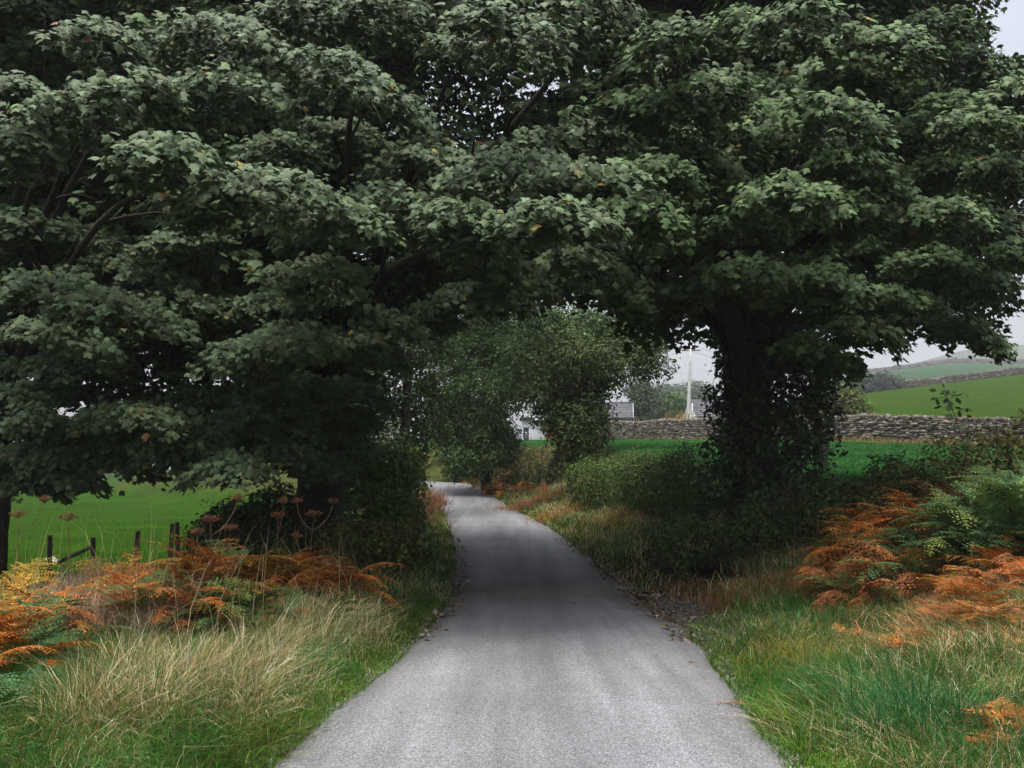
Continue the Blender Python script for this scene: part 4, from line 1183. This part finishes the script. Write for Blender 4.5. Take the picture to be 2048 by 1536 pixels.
# ------------------------------------------------------------------ buildings
def rect_house(name, label, px, d, width, depth, wall_h, roof_h, rz, wall_m, roof_m, cat, zbase_py, clad=True, gable_front=False, windows=(), fascia=True):
    b = P(px, zbase_py, d)
    root = empty(name, b, rz); bpy.context.view_layer.update()
    tag(root, label, cat)
    def build(m, nm, mt, par=root):
        o = make_obj(nm, np.concatenate(m.V), m.F, mt, None, np.concatenate(m.T)); o.parent = par; return o
    m = MB()
    w2, d2 = width / 2, depth / 2
    # walls with gable ends (ridge along local X)
    V = np.array([(-w2, -d2, -1), (w2, -d2, -1), (w2, d2, -1), (-w2, d2, -1), (-w2, -d2, wall_h), (w2, -d2, wall_h), (w2, d2, wall_h), (-w2, d2, wall_h), (-w2, 0, wall_h + roof_h), (w2, 0, wall_h + roof_h)], float)
    m.add(V, [np.array([[0, 1, 5, 4], [2, 3, 7, 6]]), np.array([[1, 2, 6, 9, 5], [3, 0, 4, 8, 7]])])
    if clad:
        n = int(wall_h / .22)
        for q in range(n):
            z = .1 + q * wall_h / n
            for yy in (-d2 - .015, d2 + .015): m.box((0, yy, z), (width, .04, wall_h / n * .82), 0, (1, 1, 1), 0, .06)
            for xx in (-w2 - .015, w2 + .015): m.box((xx, 0, z), (.04, depth, wall_h / n * .82))
    build(m, 'wall', wall_m)
    m = MB(); ov = .22; ln = math.hypot(d2 + ov, roof_h * (d2 + ov) / d2); an = math.atan2(roof_h, d2)
    for sgn in (-1, 1):
        nst = 9
        for q in range(nst):          # courses
            t = (q + .5) / nst
            yy = sgn * (d2 + ov) * (1 - t); zz = wall_h + roof_h * (1 - (d2 + ov) * (1 - t) / d2) + .06
            m.box((0, yy, zz), (width + .4, ln / nst * 1.12, .05), 0, np.ones(3) * R.uniform(.85, 1.1), 0, -sgn * an + .07 * sgn)
    m.box((0, 0, wall_h + roof_h + .1), (width + .4, .22, .09), 0, (.8, .8, .8))
    rf = build(m, 'roof', roof_m)
    if fascia:
        for sx_ in (-1, 1):
            m = MB()
            for sgn in (-1, 1):
                yy = sgn * (d2 + ov) / 2
                m.box((sx_ * (w2 + .17), yy, wall_h + roof_h / 2 * (1 - ov / d2) + .0), (.05, ln, .16), 0, (.95, .95, .95), 0, -sgn * an)
            build(m, 'bargeboard', M_paint)
        m = MB(); m.box((0, -d2 - ov - .05, wall_h - roof_h * ov / d2 - .02), (width + .3, .1, .1), 0, (.5, .5, .52)); build(m, 'gutter', M_roof)
    for (wx, wz, ww, wh) in windows:
        m = MB(); m.box((wx, -d2 - .06, wz), (ww + .16, .06, wh + .16), 0, (1, 1, 1)); f_ = build(m, 'window', M_paint)
        m = MB(); m.box((wx, -d2 - .085, wz), (ww, .05, wh)); build(m, 'pane', M_glass, f_)
    return root


rect_house('clad_bungalow', 'white horizontally clad bungalow with grey ridged roof behind the hawthorn', 1200, 76, 5.6, 4.4, 2.05, 1.35, math.radians(-8), M_paint, M_roof, 'bungalow', 884, windows=((-1.4, 1.2, 1.0, .9),))
rect_house('gabled_shed', 'grey-roofed shed with a white gable beside the utility pole, half hidden by ivy', 1408, 78, 3.0, 2.4, 1.4, 1.5, math.radians(24), M_paint, M_roof, 'shed', 862, fascia=False)
# white porch block with a red brick panel, left of the hawthorn
b = P(1068, 884, 60); root = empty('white_cottage', b, 0); bpy.context.view_layer.update()
tag(root, 'white porch-like building with a red brick panel and dark doorway, left of the hawthorn', 'cottage')
def bp(nm, mt, boxes, par=root):
    m = MB()
    for (c, s_) in boxes: m.box(c, s_)
    o = make_obj(nm, np.concatenate(m.V), m.F, mt, None, np.concatenate(m.T)); o.parent = par; return o
bp('wall', M_paint, [((.0, 1.2, .4), (1.7, 2.2, 2.4))])
bp('brick_panel', M_brick, [((1.3, 1.1, .25), (.86, 2.1, 2.1)), ((1.35, .03, .2), (.7, .06, 1.9))])
bp('roof', M_roof, [((.5, 1.1, 1.68), (3.0, 2.7, .12))])
bp('fascia', M_paint, [((1.0, -.27, 1.55), (2.0, .05, .16))])
dr = bp('door', M_glass, [((-.55, .06, .15), (.38, .06, 1.6))])
bp('frame', M_paint, [((-.8, .05, .2), (.07, .1, 1.8)), ((-.32, .05, .2), (.07, .1, 1.8)), ((-.55, .05, 1.05), (.55, .1, .08))], dr)
m = MB()

# utility pole with cross-arm and wires
b = P(1374, 852, 72); t = P(1381, 690, 72)
root = empty('utility_pole', b); bpy.context.view_layer.update()
tag(root, 'pale bleached utility pole with a cross-arm, standing by the gabled shed', 'utility pole')
m = MB(); m.tube(curve(b - np.array([0, 0, 1]), t, 6, (.03, 0, 0)), np.linspace(.17, .10, 6), 10); m.build('pole', M_pole, root, True)
m = MB(); m.tube(curve(b + np.array([.5, .2, -1]), t - np.array([-.02, 0, 5.0]), 4), .07, 8); m.build('brace', M_pole, root, True)
m = MB(); m.box(t - np.array([0, 0, .45]), (1.7, .1, .12), 0, (.6, .58, .55)); arm = m.build('crossarm', M_pole, root)
for q in (-.75, 0, .75):
    m = MB(); m.tube(np.array([t + [q, 0, -.4], t + [q, 0, -.32], t + [q, 0, -.2]]), [.03, .06, .035], 8, (.8, .8, .8)); m.build('insulator', M_paint, root)
for q in (-.75, .75):
    m = MB(); m.tube(curve(t + np.array([q, 0, -.22]), t + np.array([22 + q, 16, -1.0]), 14, (0, 0, -.9)), .012, 4, (.2, .2, .2)); m.build('wire', M_pole, root)
# pale wire fence by the bungalow
root = empty('wire_fence', P(1290, 872, 71)); bpy.context.view_layer.update()
tag(root, 'low pale post-and-rail fence between the clad bungalow and the gabled shed', 'fence')
ends = []
for px in (1268, 1281, 1296, 1312, 1330):
    p = P(px, 884, 70.5); m = MB(); m.box(p + np.array([0, 0, .55]), (.1, .1, 1.3), 0, (.9, .88, .85)); m.build('post', M_pole, root); ends.append(p)
for zz in (.5, .85):
    m = MB(); m.tube(np.array([e + [0, -.07, zz] for e in ends]), .025, 5); m.build('rail', M_pole, root)

# ------------------------------------------------------------------ sapling on the right bank and bare twigs
b = on(1945, 11.5); t = P(1893, 790, 11.3)
root = empty('ash_sapling', b); bpy.context.view_layer.update()
tag(root, 'thin leafy sapling leaning left above the bracken on the right bank', 'sapling')
m = MB(); st_ = curve(b, t, 9, (.08, 0, .05)); m.tube(st_, np.linspace(.014, .004, 9), 6, (.12, .07, .04)); m.build('stem', M_wood, root)
Ps = np.concatenate([st_[k] + R.normal(0, .075, (9, 3)) * [1.3, 1, .7] for k in (4, 5, 6, 7, 7, 8, 8, 8)])
n = len(Ps); N = nrm(R.normal(0, .5, (n, 3)) + [0, -.3, .8]); leaf_obj('foliage', (Ps, N, nrm(R.normal(0, 1, (n, 3)) + [0, 0, -.4]), R.uniform(.07, .12, n), green(n, (.06, .12, .05))), M_bushleaf, root)
b = on(1585, 14.6, .9); root = empty('twig_spray', b); bpy.context.view_layer.update()
tag(root, 'spray of bare twigs sticking out of the hedge right of the ivy', 'twig')
m = MB()
for q in range(11):
    e = P(R.uniform(1600, 1680), R.uniform(910, 965), 14.4); m.tube(curve(b + R.normal(0, .12, 3), e, 6, (0, 0, .08), .02), np.linspace(.006, .002, 6), 4, (.05, .04, .03))
m.build('stem', M_wood, root)

# ------------------------------------------------------------------ air
m = MB(); m.box((150, 560, 70), (2400, 1260, 190))
def b_haze(nt, out):
    v = nt.nodes.new('ShaderNodeVolumePrincipled')
    v.inputs['Color'].default_value = (.93, .94, .97, 1); v.inputs['Density'].default_value = HAZE; v.inputs['Anisotropy'].default_value = .1
    nt.links.new(v.outputs[0], out.inputs['Volume'])
HAZE = .00055
hz = m.build('haze', mat('misty_air', b_haze))
tag(hz, kind='stuff')

# ------------------------------------------------------------------ light
w = bpy.data.worlds.new('World'); sc.world = w; w.use_nodes = True
nt = w.node_tree; nt.nodes.clear()
SUN_EL, SUN_AZ = math.radians(78), math.radians(200)       # azimuth clockwise from +Y: behind the camera, a little left
sky = nt.nodes.new('ShaderNodeTexSky'); sky.sky_type = 'NISHITA'; sky.sun_disc = False
sky.sun_elevation = SUN_EL; sky.sun_rotation = SUN_AZ
sky.air_density = 1.0; sky.dust_density = 4.0; sky.ozone_density = 1.0
hs = nd(nt, 'ShaderNodeHueSaturation', Saturation=.4, Value=1.0)
nt.links.new(sky.outputs[0], hs.inputs['Color'])
bg = nd(nt, 'ShaderNodeBackground', Strength=.115)
# overcast: the cloud layer is brighter overhead than at the horizon
tcw = nt.nodes.new('ShaderNodeTexCoord'); sxyz = nt.nodes.new('ShaderNodeSeparateXYZ'); nt.links.new(tcw.outputs['Generated'], sxyz.inputs[0])
mr = nt.nodes.new('ShaderNodeMapRange'); mr.inputs[1].default_value = 0; mr.inputs[2].default_value = 1; mr.inputs[3].default_value = .44; mr.inputs[4].default_value = 1.95
nt.links.new(sxyz.outputs[2], mr.inputs[0])
nt.links.new(mixc(nt, 1.0, hs.outputs[0], mr.outputs[0], 'MULTIPLY'), bg.inputs[0])
ow = nt.nodes.new('ShaderNodeOutputWorld'); nt.links.new(bg.outputs[0], ow.inputs[0])
sl = bpy.data.lights.new('sun', 'SUN'); sl.energy = 1.5; sl.angle = math.radians(35); sl.color = (1, .97, .93)
so = bpy.data.objects.new('sun', sl); COL.objects.link(so)
dirv = Vector((math.sin(SUN_AZ) * math.cos(SUN_EL), math.cos(SUN_AZ) * math.cos(SUN_EL), math.sin(SUN_EL)))
so.rotation_euler = (-dirv).to_track_quat('-Z', 'Y').to_euler()

sc.view_settings.view_transform = 'Standard'; sc.view_settings.look = 'None'
sc.view_settings.exposure = 1.08; sc.view_settings.gamma = 1.0
sc.render.engine = 'CYCLES'
cy = sc.cycles
cy.max_bounces = 4; cy.diffuse_bounces = 1; cy.glossy_bounces = 2; cy.transmission_bounces = 2; cy.volume_bounces = 0; cy.transparent_max_bounces = 4
cy.use_denoising = True
